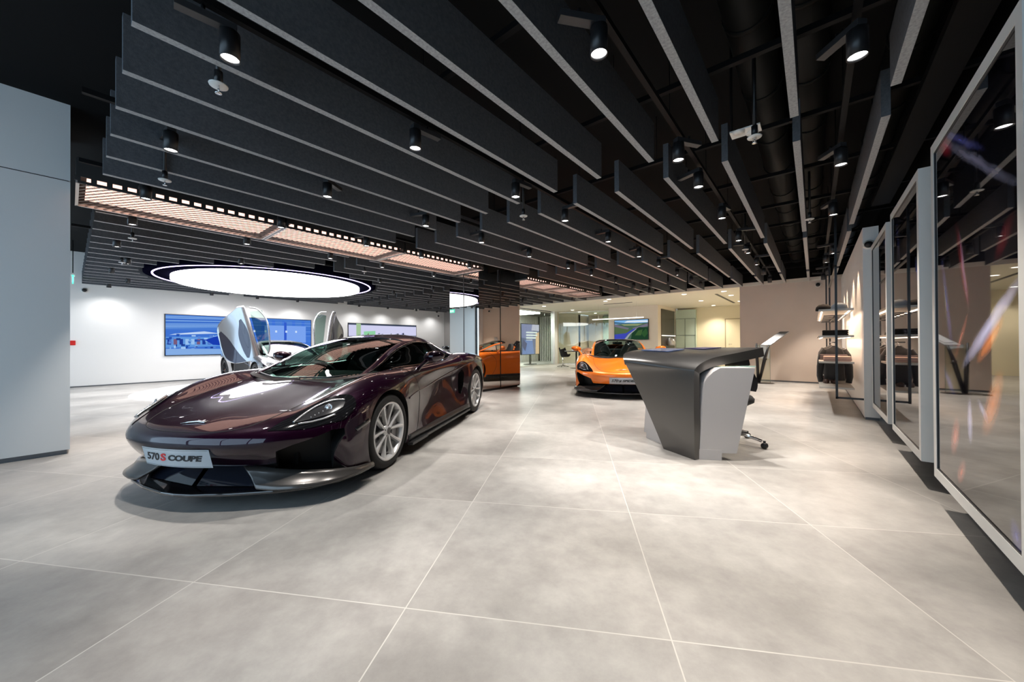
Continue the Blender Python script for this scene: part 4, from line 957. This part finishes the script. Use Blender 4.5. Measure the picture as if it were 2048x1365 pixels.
def apply_bool(o, cutbm):
    bmesh.ops.recalc_face_normals(cutbm, faces=cutbm.faces[:])
    for f in cutbm.faces: f.material_index = 1
    me = bpy.data.meshes.new('cut'); cutbm.to_mesh(me); cutbm.free()
    for m in o.data.materials: me.materials.append(m)
    c = bpy.data.objects.new('cut', me); C.objects.link(c); c.matrix_world = o.matrix_world.copy()
    md = o.modifiers.new('b', 'BOOLEAN'); md.operation = 'DIFFERENCE'; md.solver = 'EXACT'; md.object = c
    try: md.material_mode = 'INDEX'
    except Exception: pass
    dg = bpy.context.evaluated_depsgraph_get()
    new = bpy.data.meshes.new_from_object(o.evaluated_get(dg))
    o.modifiers.remove(md); old = o.data; nm = old.name; o.data = new; bpy.data.meshes.remove(old); new.name = nm
    bpy.data.objects.remove(c); bpy.data.meshes.remove(me)

M_tyre = mat('tyre_rubber', (0.012, 0.012, 0.012, 1), 0.75)
M_dark = mat('car_dark', (0.004, 0.004, 0.004, 1), 0.6)
M_gloss = mat('gloss_black', (0.006, 0.006, 0.007, 1), 0.06, coat=1.0)
M_satin = mat('satin_black', (0.018, 0.018, 0.019, 1), 0.35)
M_cabin = mat('cabin_black', (0.010, 0.010, 0.011, 1), 0.7)
M_seat = mat('seat_black', (0.016, 0.016, 0.017, 1), 0.75)
M_cglass = clear_glass('car_glass', (0.30, 0.42, 0.38, 1), 1.0)
M_disc = mat('brake_disc', (0.35, 0.35, 0.36, 1), 0.35, 0.9)
M_lampg = clear_glass('lamp_glass', (0.75, 0.78, 0.80, 1), 1.0)
M_lampi = mat('lamp_silver', (0.55, 0.56, 0.58, 1), 0.25, 0.8)
M_plate = mat('plate_white', srgb(226, 232, 236), 0.35)
M_pdark = mat('plate_dark', srgb(28, 34, 38), 0.5); M_pred = mat('plate_red', srgb(214, 48, 52), 0.5)

def wheel(parent, x, side, R, W, rimR, m_rim, m_cal, style=10):
    t = bpy.data.objects.new('wheel', None); C.objects.link(t); t.parent = parent; t.location = (x, side*(0.945 if x > 0 else 0.945), R)
    # local: axis along +y outwards (side); build for outward = +Y then flip
    q = Matrix.Rotation(-PI/2*1, 4, 'X') if side > 0 else Matrix.Rotation(PI/2, 4, 'X')   # z axis of lathe -> outward
    bm = NB(); pr = [(rimR-0.006, -W+0.012), (rimR+0.02, -W), (R-0.02, -W), (R-0.004, -W+0.02), (R, -W+0.05), (R, -0.05), (R-0.005, -0.02), (R-0.022, -0.003), (rimR+0.022, 0.0), (rimR-0.004, -0.014)]
    lathe(bm, pr, 64, q, closed=True); 
    for a in (0.2, 0.4, 0.6, 0.8):
        lathe(bm, [(R+0.0005, -W*a-0.004), (R+0.0008, -W*a), (R+0.0005, -W*a+0.004)], 64, q, mi=1)
    obj('tyre', bm, [M_tyre, M_dark], t)
    bm = NB(); lathe(bm, [(rimR+0.004, -0.012), (rimR+0.006, -0.006), (rimR-0.004, -0.002), (rimR-0.016, -0.010), (rimR-0.022, -0.035), (rimR-0.045, -W+0.03), (rimR-0.02, -W+0.012), (rimR, -W+0.012)], 64, q)
    ns = 5
    for k in range(ns):
        for s in (-1, 1):
            a0 = 2*PI*k/ns+PI/2; a1 = a0+s*0.30
            p0 = Vector((0.040*math.cos(a0+s*0.55), 0.040*math.sin(a0+s*0.55), -0.030)); p1 = Vector(((rimR-0.012)*math.cos(a1), (rimR-0.012)*math.sin(a1), -0.012))
            d = (p1-p0).normalized(); n = Vector((-d.y, d.x, 0)).normalized()
            w0, w1 = 0.015, 0.024
            sec = []
            for f, w, zc in ((0, w0, -0.028), (0.45, 0.013, -0.026), (0.8, 0.018, -0.018), (1.0, w1, -0.010)):
                c = p0.lerp(p1, f); c.z = zc
                sec.append([bm.verts.new(q @ (c+n*w*e+Vector((0, 0, hh_)))) for e, hh_ in ((-1, -0.03), (-0.75, 0.0), (0, 0.006), (0.75, 0.0), (1, -0.03))])
            for i in range(3):
                for e in range(4):
                    f = bm.faces.new([sec[i][e], sec[i][e+1], sec[i+1][e+1], sec[i+1][e]]); f.smooth = False
                bm.faces.new([sec[i][4], sec[i][0], sec[i+1][0], sec[i+1][4]])
    lathe(bm, [(0, -0.018), (0.030, -0.018), (0.036, -0.024), (0.055, -0.030), (0.060, -0.06), (0, -0.06)], 24, q)
    obj('rim', bm, m_rim, t)
    bm = NB()
    lathe(bm, [(0.03, -0.0168), (0, -0.0165)], 20, q); 
    for k in range(5):
        a = 2*PI*k/5+PI/2+PI/5; mm_ = q @ Matrix.Translation((0.047*math.cos(a), 0.047*math.sin(a), -0.026)); lathe(bm, [(0, 0.004), (0.007, 0.004), (0.008, -0.01)], 8, mm_)
    obj('centre_cap', bm, M_darkg, t)
    bm = NB(); lathe(bm, [(0.07, -0.075), (rimR-0.055, -0.075), (rimR-0.055, -0.105), (0.07, -0.105)], 40, q, closed=True); lathe(bm, [(0, -0.06), (0.08, -0.065), (0.08, -0.1)], 24, q); obj('brake_disc', bm, M_disc, t)
    bm = NB(); sec = []
    for k in range(9):
        a = (-0.55+1.1*k/8)+(PI if side > 0 else 0)+(0 if x > 0 else PI)
        r0, r1 = rimR-0.125, rimR-0.035
        sec.append([bm.verts.new(q @ Vector((r*math.cos(a), r*math.sin(a), z))) for r, z in ((r0, -0.055), (r1, -0.055), (r1, -0.12), (r0, -0.12))])
    for i in range(8):
        for e in range(4): bm.faces.new([sec[i][e], sec[i][(e+1) % 4], sec[i+1][(e+1) % 4], sec[i+1][e]])
    bm.faces.new(sec[0]); bm.faces.new(sec[-1][::-1]); obj('brake_caliper', bm, m_cal, t, bevel=0.004)
    bm = NB(); lathe(bm, [(0, -0.13), (rimR-0.03, -0.13)], 40, q); obj('wheel_back', bm, M_dark, t)
    return t

def make_car(label, paint, m_rim, m_cal, plate=('570', 'S', ' COUPE'), roof=None, spider=False, doors_up=False, m_trim=None, group=None, interior=True, glass=None):
    root = thing('sports_car', label, 'car', (0, 0, 0), 0, group)
    glass = glass or M_cglass
    roofm = roof or paint
    # ---------------- painted body shell
    ni, nj = 17*8, 14*7
    ti = np.linspace(0, 17, ni+1); tj = np.linspace(-7, 7, nj+1)
    G = BS.grid(ti, tj)
    G[:, 0, 2] = np.minimum(G[:, 0, 2], 0.30); 
    bm = NB(); vs = [[bm.verts.new(p) for p in row] for row in G]
    for a in range(ni):
        for b in range(nj): bm.faces.new([vs[a][b], vs[a+1][b], vs[a+1][b+1], vs[a][b+1]])
    for a in range(ni):
        f = bm.faces.new([vs[a][0], vs[a][nj], vs[a+1][nj], vs[a+1][0]]); f.material_index = 1
    f = bm.faces.new(vs[0]); f.material_index = 1
    f = bm.faces.new(vs[ni]); f.material_index = 1
    body = obj('body', bm, [paint, M_dark], root)
    # wheel arches
    cb_ = NB()
    for x, r, d in ((1.335, 0.362, 0.33), (-1.335, 0.388, 0.36)):
        for s in (-1, 1):
            q = Matrix.Translation((x, s*0.62, r-0.035)) @ Matrix.Rotation(-s*PI/2, 4, 'X')
            lathe(cb_, [(0, 0), (r, 0), (r, 0.6), (0, 0.6)], 72, q)
    apply_bool(body, cb_)
    # cabin tub
    cb_ = NB()
    tub = [(1.02, -.60), (1.16, -.40), (1.20, 0), (1.16, .40), (1.02, .60), (.60, .655), (-.40, .655), (-.72, .56), (-.78, 0), (-.72, -.56), (-.40, -.655), (.60, -.655)]
    prism(cb_, [(x, y, 0.30) for x, y in tub], (0, 0, 0.9))
    apply_bool(body, cb_)
    # corner intakes and door-rear intakes
    cb_ = NB()
    for s in (-1, 1):
        pol = [(0, 2.35), (0.9, 2.45), (1.32, 2.95), (1.85, 3.6), (2.42, 4.1), (2.85, 4.6), (2.62, 4.85), (1.8, 4.82), (1.0, 4.72), (0.4, 4.55), (0, 4.45)]
        pol = [(max(0.0, i), s*j) for i, j in pol]
        a, b = cutter(BS, pol, 0.05, 0.16)
        A = [cb_.verts.new(p+np.array([0, 0, -0.0]) if k not in (0, 10) else p+np.array([0.02, 0, -0.10])) for k, p in enumerate(a)]; B = [cb_.verts.new(p if k not in (0, 10) else p+np.array([0, 0, -0.10])) for k, p in enumerate(b)]
        n = len(A)
        bmesh.ops.triangulate(cb_, faces=[cb_.faces.new(A), cb_.faces.new(B[::-1])])
        for k in range(n): cb_.faces.new([A[k], B[k], B[(k+1) % n], A[(k+1) % n]])
    apply_bool(body, cb_)
    cb_ = NB()
    for s in (-1, 1):
        pol = [(11.22, 4.95), (11.45, 4.70), (11.62, 4.95), (11.62, 5.6), (11.45, 6.1), (11.25, 6.0)]
        a, b = cutter(BS, [(i, s*j) for i, j in pol], 0.06, 0.14)
        A = [cb_.verts.new(p) for p in a]; B = [cb_.verts.new(p) for p in b]; n = len(A)
        bmesh.ops.triangulate(cb_, faces=[cb_.faces.new(A), cb_.faces.new(B[::-1])])
        for k in range(n): cb_.faces.new([A[k], B[k], B[(k+1) % n], A[(k+1) % n]])
    apply_bool(body, cb_)
    me = body.data; me.polygons.foreach_set('use_smooth', [True]*len(me.polygons)); me.set_sharp_from_angle(angle=math.radians(32))
    # ---------------- greenhouse
    smesh('windscreen', GS, 0.0, 2.97, -1.93, 1.93, 30, 36, glass, root)
    for s in (-1, 1):
        n_ = ('pillar')
        smesh('a_pillar', GS, 0.0, 3.0, s*1.9, s*2.25, 26, 4, roofm if not spider else paint, root, off=0.002, thick=0.012)
        if not spider:
            smesh('side_window', GS, 0.75, 6.1, s*2.32, s*3.92, 36, 14, glass, root)
            smesh('window_frame', GS, 0.2, 6.3, s*2.22, s*2.36, 36, 3, M_gloss, root, off=0.003, thick=0.008)
            smesh('rear_pillar', GS, 6.1, 8.0, s*2.0, s*4.0, 16, 12, roofm, root, thick=0.012)
            smesh('b_pillar', GS, 4.95, 5.25, s*2.3, s*3.95, 4, 12, M_gloss, root, off=0.003, thick=0.006)
        sline('window_seal', GS, [(0.3, s*3.96), (2, s*3.97), (4, s*3.97), (6.2, s*3.97)], 0.007, M_gloss, root, off=0.004)
    if not spider:
        smesh('roof', GS, 2.95, 6.2, -2.25, 2.25, 28, 36, roofm, root, thick=0.015)
        smesh('rear_window', GS, 6.2, 8.0, -2.0, 2.0, 14, 20, M_gloss, root, thick=0.006)
        for s in (-1, 1): sline('roof_seam', GS, [(2.98, s*0.0), (2.98, s*1.0), (2.97, s*1.9)], 0.004, M_gloss, root, off=0.004)
    else:
        smesh('header_rail', GS, 2.85, 3.15, -2.25, 2.25, 4, 30, M_gloss, root, off=0.003, thick=0.02)
        for s in (-1, 1):
            bm = NB(); tube(bm, [(-.55, s*.38, .95), (-.62, s*.38, 1.06), (-.9, s*.38, 1.04), (-1.5, s*.38, .92)], [0.13, 0.12, 0.10, 0.04], 16); obj('buttress', bm, M_gloss, root, smooth=60)
        smesh('tonneau', GS, 6.6, 8.0, -2.0, 2.0, 12, 20, M_gloss, root, off=-0.05, thick=0.01)
    # wipers, cowl
    bm = NB()
    tube(bm, [GS.pt(0.12, 0.1, 0.02), GS.pt(0.10, -1.0, 0.022), GS.pt(0.18, -1.7, 0.018)], 0.007, 6); tube(bm, [GS.pt(0.14, 1.55, 0.02), GS.pt(0.12, 0.9, 0.022), GS.pt(0.2, 0.0, 0.018)], 0.007, 6)
    obj('wiper', bm, M_satin, root)
    smesh('cowl_strip', GS, -0.0, 0.16, -2.6, 2.6, 2, 36, M_satin, root, off=0.004)
    # ---------------- interior
    bm = NB(); box(bm, -0.72, 1.15, -0.64, 0.64, 0.22, 0.305); obj('cabin_floor', bm, M_cabin, root)
    bm = NB(); sec = []
    for (x, z) in ((1.24, 0.76), (1.05, 0.80), (0.85, 0.82), (0.66, 0.80), (0.60, 0.72), (0.66, 0.55), (0.75, 0.45)):
        sec.append([bm.verts.new((x-0.10*abs(y/0.6)**2, y, z-0.02*abs(y/0.6)**2)) for y in np.linspace(-0.62, 0.62, 15)])
    for i in range(len(sec)-1):
        for c in range(14): bm.faces.new([sec[i][c], sec[i][c+1], sec[i+1][c+1], sec[i+1][c]])
    obj('dashboard', bm, M_cabin, root, smooth=60)
    bm = NB(); sy = -0.36      # right-hand drive
    qq = Matrix.Translation((0.50, sy, 0.72)) @ Matrix.Rotation(math.radians(-68), 4, 'Y')
    pts = [qq @ Vector((0.17*math.cos(a), 0.17*math.sin(a), 0)) for a in np.linspace(0, 2*PI, 33)]
    tube(bm, pts, 0.015, 8); 
    for a in (0, PI, -PI/2): tube(bm, [qq @ Vector((0, 0, 0)), qq @ Vector((0.16*math.sin(a), 0.16*math.cos(a), 0))], 0.014, 6)
    obox(bm, qq @ Vector((0, 0, 0)), qq.to_3x3() @ Vector((1, 0, 0)), qq.to_3x3() @ Vector((0, 1, 0)), qq.to_3x3() @ Vector((0, 0, 1)), 0.05, 0.06, 0.02); obj('steering_wheel', bm, M_satin, root)
    for s in (-1, 1):
        bm = NB()
        prof = [(0.42, 0.40, 0.22), (0.30, 0.44, 0.25), (0.0, 0.42, 0.25), (-0.14, 0.44, 0.25), (-0.24, 0.62, 0.24), (-0.33, 0.85, 0.22), (-0.38, 0.98, 0.15), (-0.40, 1.07, 0.11), (-0.45, 1.08, 0.10)]
        sec = [[bm.verts.new((x+0.07*(abs(e)**2)*(1 if i > 3 else 0)*0.8, s*0.36+w*e, z+0.05*(abs(e)**2)*(1 if i < 4 else 0))) for e in np.linspace(-1, 1, 9)] for i, (x, z, w) in enumerate(prof)]
        for i in range(len(sec)-1):
            for c in range(8): bm.faces.new([sec[i][c], sec[i][c+1], sec[i+1][c+1], sec[i+1][c]])
        bmesh.ops.recalc_face_normals(bm, faces=bm.faces[:])
        bmesh.ops.solidify(bm, geom=bm.faces[:], thickness=0.07); obj('seat', bm, M_seat, root, smooth=60)
    bm = NB(); box(bm, -0.72, 0.62, -0.09, 0.09, 0.3, 0.56); box(bm, -0.76, -0.60, -0.6, 0.6, 0.3, 0.93); obj('console', bm, M_cabin, root, bevel=0.02)
    if interior:
        bm = NB(); obox(bm, (0.42, 0, 1.085), (1, 0, 0.4), (0, 1, 0), (-0.4, 0, 1), 0.012, 0.11, 0.03); tube(bm, [(0.42, 0, 1.1), (0.40, 0, 1.15)], 0.01, 6); obj('rear_view_mirror', bm, M_satin, root)
    # ---------------- door lines, bonnet line, crease
    for s in (-1, 1):
        sline('door_gap', BS, [(7.62, s*3.1), (7.7, s*3.6), (7.9, s*4.2), (8.25, s*4.9), (8.35, s*5.5), (8.2, s*6.2), (7.95, s*6.75)], 0.0032, M_dark, root, off=0.0)
        sline('door_gap', BS, [(11.35, s*3.4), (11.5, s*4.0), (10.9, s*4.5), (10.75, s*5.2), (11.0, s*6.1), (11.2, s*6.75)], 0.0032, M_dark, root, off=0.0)
        # side skirt and door tendon
        smesh('side_skirt', BS, 7.3, 12.0, s*6.75, s*7.0, 30, 3, M_satin, root, off=0.010, thick=0.02)
        sline('door_tendon', BS, [(7.3, s*5.25), (8.2, s*5.18), (9.1, s*5.09), (10.0, s*4.9), (10.7, s*4.7), (11.6, s*4.5), (12.4, s*4.33), (13.2, s*4.2)], 0.012, paint, root, off=-0.005, n=70)
    sline('bonnet_gap', BS, [(7.2, -2.1), (5.9, -2.15), (4.6, -2.05), (3.6, -1.75), (3.08, -1.2), (3.0, 0), (3.08, 1.2), (3.6, 1.75), (4.6, 2.05), (5.9, 2.15), (7.2, 2.1)], 0.003, M_dark, root, off=0.0, n=90)
    # ---------------- headlamps
    for s in (-1, 1):
        top = [(2.72, 2.15), (3.25, 2.30), (3.72, 2.55), (4.15, 2.85), (4.38, 3.25), (4.38, 3.65), (4.10, 4.02)]
        bot = [(2.70, 2.20), (2.52, 2.75), (2.48, 3.20), (2.60, 3.62), (2.85, 4.0), (3.20, 4.28), (3.9, 4.16)]
        hl = spatch('headlamp', BS, [(i, s*j) for i, j in top], [(i, s*j) for i, j in bot], 28, 8, M_gloss, root, 0.004)
        t2 = [(3.02, 2.75), (3.35, 2.85), (3.70, 3.0), (3.98, 3.3), (4.02, 3.62)]; b2 = [(2.95, 2.8), (3.02, 3.12), (3.15, 3.40), (3.35, 3.62), (3.72, 3.75)]
        spatch('lamp_unit', BS, [(i, s*j) for i, j in t2], [(i, s*j) for i, j in b2], 16, 5, mat('lamp_inner', (0.03, 0.03, 0.032, 1), 0.15, 0.3), hl, 0.008)
        sline('light_blade', BS, [(i, s*j) for i, j in [(2.95, 2.72), (3.35, 2.80), (3.75, 2.93), (4.02, 3.2), (4.10, 3.55)]], 0.008, M_lampi, hl, off=0.010)
        sline('light_blade', BS, [(i, s*j) for i, j in [(2.82, 2.90), (2.86, 3.25), (3.0, 3.55), (3.25, 3.78)]], 0.006, M_lampi, hl, off=0.010)
        bm = NB()
        for (i, j) in ((3.62, 3.35),):
            c = Vector(BS.pt(i, s*j, 0.012)); q = Vector((1, s*0.5, 0.3)).to_track_quat('Z', 'Y').to_matrix().to_4x4(); q.translation = c
            lathe(bm, [(0, 0.006), (0.012, 0.004), (0.020, 0.0), (0.024, 0.004), (0.026, -0.01)], 16, q)
        for k in range(5):
            c = Vector(BS.pt(3.12+0.1*k, s*(3.12+0.06*k), 0.011)); bmesh.ops.create_icosphere(bm, subdivisions=1, radius=0.006, matrix=Matrix.Translation(c))
        obj('lamp_lens', bm, M_lampi, hl)
    # ---------------- front: splitter, blades, radiator duct
    bm = NB()
    outl = [(1.62, .965), (1.80, .955), (1.98, .90), (2.13, .78), (2.24, .60), (2.33, .36), (2.39, .12), (2.40, 0)]
    outl = outl+[(x, -y) for x, y in outl[-2::-1]]
    prism(bm, [(x, y, 0.105) for x, y in outl], (0, 0, 0.022)); obj('splitter', bm, M_gloss, root, bevel=0.006)
    bm = NB()
    sec = [[bm.verts.new((x, y, z)) for (x, y, z) in [(2.02*1, yy, 0.13), (2.02+0.0, yy, 0.30)]] for yy in np.linspace(-0.60, 0.60, 9)]
    for i in range(8): bm.faces.new([sec[i][0], sec[i+1][0], sec[i+1][1], sec[i][1]])
    box(bm, 1.75, 2.02, -0.60, 0.60, 0.125, 0.31)
    obj('grille_back', bm, M_dark, root)
    for s in (-1, 1):
        bm = NB()
        prism(bm, [(2.13, s*0.02, 0.285), (2.27, s*0.02, 0.13), (2.19, s*0.50, 0.13), (2.07, s*0.50, 0.285)], (-0.012, 0, -0.004)); obj('intake_vane', bm, mat('vane_black', (0.01, 0.012, 0.02, 1), 0.08, coat=1), root)
        # aero blade
        tp = [(2.20, .33, .262), (2.185, .40, .262), (2.16, .56, .245), (2.10, .72, .225), (2.00, .86, .205), (1.85, .945, .18), (1.66, .968, .155)]
        bt = [(2.27, .50, .142), (2.265, .54, .138), (2.24, .64, .132), (2.17, .78, .130), (2.06, .90, .130), (1.88, .965, .128), (1.66, .975, .128)]
        bm = NB(); g = []
        for k in range(25):
            f = k/24*(len(tp)-1)
            a = Vector(_cr1(np.array(tp), np.array([f]))[0]); b = Vector(_cr1(np.array(bt), np.array([f]))[0]); a.y *= s; b.y *= s
            mid = (a+b)/2+Vector((-0.012, 0, -0.006))
            g.append([bm.verts.new(p) for p in (a, (a+mid)/2, mid, (b+mid)/2, b)])
        for k in range(24):
            for e in range(4): bm.faces.new([g[k][e], g[k+1][e], g[k+1][e+1], g[k][e+1]])
        o = obj('aero_blade', bm, mat('blade_satin', (0.075, 0.070, 0.066, 1), 0.28, 0.5, coat=0.5), root, smooth=60)
        md = o.modifiers.new('t', 'SOLIDIFY'); md.thickness = 0.016; md.offset = 0
        # sill fin behind front wheel
        bm = NB(); box(bm, 0.62, 0.98, s*0.93, s*0.985, 0.10, 0.125); box(bm, -0.93, 0.62, s*0.93, s*0.97, 0.10, 0.122); obj('sill_fin', bm, M_satin, root)
        smesh('side_vane', BS, 3.3, 4.35, s*5.05, s*5.22, 8, 2, M_gloss, root, off=0.006, thick=0.01)
    # badge on the bonnet nose
    bm = NB(); pts = [BS.pt(3.42, -0.30, 0.006), BS.pt(3.50, -0.12, 0.008), BS.pt(3.55, 0.08, 0.008), BS.pt(3.52, 0.26, 0.006), BS.pt(3.62, 0.30, 0.006)]
    tube(bm, pts, [0.003, 0.006, 0.008, 0.006, 0.002], 6); obj('badge', bm, M_chrome, root)
    # number plate with lettering
    if plate:
        bm = NB(); pw, ph = 0.27, 0.062
        g = []
        for y in np.linspace(-pw, pw, 17):
            xs = 2.424-0.42*y*y
            g.append([bm.verts.new((xs-0.03, y, 0.300)), bm.verts.new((xs, y, 0.300+2*ph))])
        for k in range(16): bm.faces.new([g[k][0], g[k+1][0], g[k+1][1], g[k][1]])
        bmesh.ops.solidify(bm, geom=bm.faces[:], thickness=0.004)
        pl_ = obj('number_plate', bm, M_plate, root)
        def plate_text(s, y, size, m, bold, sh=0.30, sx=1.0):
            # text x -> +y local (seen from the front, left of text at -y) ; text y -> z
            mt = Matrix(((0, 0, 1, 2.425), (1, 0, 0, y), (0, 1, 0, 0.300+ph), (0, 0, 0, 1)))
            o = text_mesh('lettering', s, size, m, pl_, mt, shear=sh, ext=0.0015, bold=bold)
            lo_ = min(v.co.y for v in o.data.vertices); hi_ = max(v.co.y for v in o.data.vertices)
            for v in o.data.vertices: v.co.y = y+(v.co.y-lo_)*(sx/(hi_-lo_))
            for v in o.data.vertices: v.co.x += -0.42*v.co.y**2+(v.co.z-0.424)*0.24
            return max(v.co.y for v in o.data.vertices)
        e = plate_text(plate[0], -0.234, 0.070, M_pdark, 0.0016, sx=0.130)
        e = plate_text(plate[1], -0.100, 0.070, M_pred if plate[1] == 'S' else M_pdark, 0.0022, sx=0.058)
        plate_text(plate[2].strip(), -0.028, 0.052, M_pdark, 0.0022, sx=0.250)
        bm = NB()
        for zz in (0.306, 0.300+2*ph-0.008):
            g = [(2.424-0.42*y*y+(zz-0.424)*0.24+0.001, y, zz) for y in np.linspace(-pw+0.008, pw-0.008, 17)]
            tube(bm, g, 0.0008, 4)
        obj('border', bm, M_pdark, pl_)
    # ---------------- mirrors
    for s in (-1, 1):
        bm = NB(); bmesh.ops.create_uvsphere(bm, u_segments=24, v_segments=14, radius=1)
        for v in bm.verts:
            x, y, z = v.co; v.co = Vector((x*0.075-0.03*abs(y)-0.02*(x < 0)*0, y*0.125, z*0.062+0.012*y*s)); 
            if v.co.x < -0.045: v.co.x = -0.045
            v.co += Vector((0.48, s*0.985, 0.955))
        mo = obj('door_mirror', bm, paint, root, smooth=50)
        bm = NB(); tube(bm, [(0.60, s*0.84, 0.80), (0.56, s*0.88, 0.86), (0.50, s*0.93, 0.915)], [0.03, 0.020, 0.022], 10); obj('mirror_stalk', bm, paint, mo, smooth=60)
        bm = NB(); obox(bm, (0.434, s*0.985, 0.955), (1, 0, 0), (0, 1, 0), (0, 0, 1), 0.0015, 0.10, 0.045); obj('mirror_glass', bm, M_chrome, mo)
    # ---------------- wheels
    for s in (-1, 1):
        wheel(root, 1.335, s, 0.325, 0.235, 0.252, m_rim, m_cal)
        wheel(root, -1.335, s, 0.350, 0.285, 0.262, m_rim, m_cal)
    # ---------------- tail
    bm = NB(); box(bm, -2.02, -1.55, -0.78, 0.78, 0.14, 0.32); obj('diffuser', bm, M_satin, root)
    for s in (-1, 1):
        sline('tail_lamp', BS, [(16.3, s*1.9), (16.2, s*2.6), (16.2, s*3.3), (16.4, s*3.9)], 0.010, mat('tail_red', srgb(150, 15, 15), 0.2), root, off=0.006)
    if doors_up:
        for s in (-1, 1):
            dt = bpy.data.objects.new('open_door', None); C.objects.link(dt); dt.parent = root
            up_ = [(7.75, 4.1), (8.1, 3.55), (8.8, 3.55), (9.6, 3.55), (10.4, 3.6), (10.95, 3.9)]; lo_ = [(7.78, 4.4), (7.95, 6.2), (8.4, 6.95), (9.3, 6.95), (10.3, 6.6), (10.98, 4.6)]
            o1 = spatch('door_skin', BS, [(i, s*j) for i, j in up_], [(i, s*j) for i, j in lo_], 30, 20, paint, dt, 0.012, thick=0.035)
            o2 = smesh('door_glass', GS, 1.0, 4.9, s*2.55, s*3.95, 26, 10, glass, dt, off=0.01)
            o3 = sline('door_frame', GS, [(0.9, s*3.9), (1.6, s*2.6), (3, s*2.42), (4.2, s*2.45), (5.0, s*3.0), (5.2, s*3.9)], 0.018, paint, dt, off=0.01)
            smesh('door_lining', BS, 8.3, 10.4, s*4.3, s*6.4, 16, 12, M_cabin, dt, off=-0.03, thick=0.006)
            spatch('door_scoop', BS, [(i, s*j) for i, j in [(8.05, 4.9), (8.8, 4.3), (9.7, 4.2), (10.3, 4.6)]], [(i, s*j) for i, j in [(8.1, 5.1), (8.7, 5.3), (9.5, 5.35), (10.25, 4.9)]], 18, 6, mat('scoop_dark', (0.03, 0.028, 0.045, 1), 0.15, 0.5, coat=1), dt, 0.034)
            spatch('door_scoop', BS, [(i, s*j) for i, j in [(7.85, 5.2), (8.6, 5.75), (9.4, 6.2), (9.9, 6.6)]], [(i, s*j) for i, j in [(7.95, 6.2), (8.4, 6.8), (9.0, 6.9), (9.8, 6.8)]], 18, 6, MATS['scoop_dark'], dt, 0.034)
            piv = Vector((0.95, s*0.72, 0.80)); axis = Vector((-0.80, -s*0.25, 0.55)).normalized()
            # dihedral: swing the sill outwards and up about the windscreen pillar line, then tip forwards
            m = Matrix.Translation(piv+Vector((0.10, -s*0.03, -0.20))) @ Matrix.Rotation(-s*DOOR_A, 4, 'Z') @ Matrix.Rotation(DOOR_B, 4, 'Y') @ Matrix.Translation(-piv)
            dt.matrix_local = m
            smesh('door_opening', BS, 8.2, 11.2, s*4.0, s*6.7, 10, 10, M_cabin, root, off=0.004)
    return root
DOOR_A = math.radians(50); DOOR_B = math.radians(74)
def place_car(c, x, y, th):
    a = math.radians(th); c.location = (x, y, 0); c.rotation_euler = (0, 0, math.atan2(-math.cos(a), math.sin(a)))
M_purple = mat('purple_paint', (0.0105, 0.0006, 0.0082, 1), 0.30, 0.45, spec=0.12, coat=1.0, coat_r=0.005)
M_orange = mat('orange_paint', srgb(242, 120, 22), 0.35, 0.15, coat=1.0, coat_r=0.02)
M_silver = mat('silver_paint', (0.42, 0.42, 0.43, 1), 0.22, 0.85, coat=1.0, coat_r=0.02)
M_rims = mat('silver_rim', (0.62, 0.62, 0.62, 1), 0.32, 0.35, coat=0.4); M_rimd = mat('dark_rim', (0.015, 0.015, 0.016, 1), 0.3, 0.5)
M_calr = mat('grey_caliper', (0.25, 0.25, 0.26, 1), 0.4, 0.5); M_calo = mat('orange_caliper', srgb(235, 110, 20), 0.4)
purple = make_car('dark purple sports coupe with silver wheels in the foreground', M_purple, M_rims, M_calr)
place_car(purple, -4.379, 2.535, 28.7)
orange = make_car('orange open-top sports car facing the viewer beside the desk', M_orange, M_rimd, M_calo, plate=('570', 's', ' SPIDER'), spider=True)
place_car(orange, -3.89, 8.88, 27.0)
silver = make_car('silver sports car with both doors raised under the round light', M_silver, M_rimd, M_calo, plate=None, doors_up=True)
place_car(silver, -11.60, 3.74, 90.0)
dark = make_car('dark sports car half hidden between the purple car and the mirrored column', mat('graphite_paint', (0.02, 0.022, 0.026, 1), 0.3, 0.6, coat=1.0), M_rimd, M_calr, plate=None, interior=False)
place_car(dark, -8.75, 8.75, 38.0)
# ================================================================== WORLD AND RENDER SETTINGS
w = bpy.data.worlds.new('world'); scene.world = w; w.use_nodes = True
bg = w.node_tree.nodes['Background']; bg.inputs['Color'].default_value = (0.62, 0.78, 1.0, 1); bg.inputs['Strength'].default_value = 3.2
scene.view_settings.view_transform = 'Standard'; scene.view_settings.look = 'None'; scene.view_settings.gamma = 1; scene.view_settings.exposure = 0.12
scene.view_settings.use_curve_mapping = False
cy = scene.cycles
cy.max_bounces = 8; cy.diffuse_bounces = 4; cy.glossy_bounces = 5; cy.transmission_bounces = 6; cy.transparent_max_bounces = 12
cy.caustics_reflective = False; cy.caustics_refractive = False; cy.sample_clamp_indirect = 4.0
cy.use_denoising = True
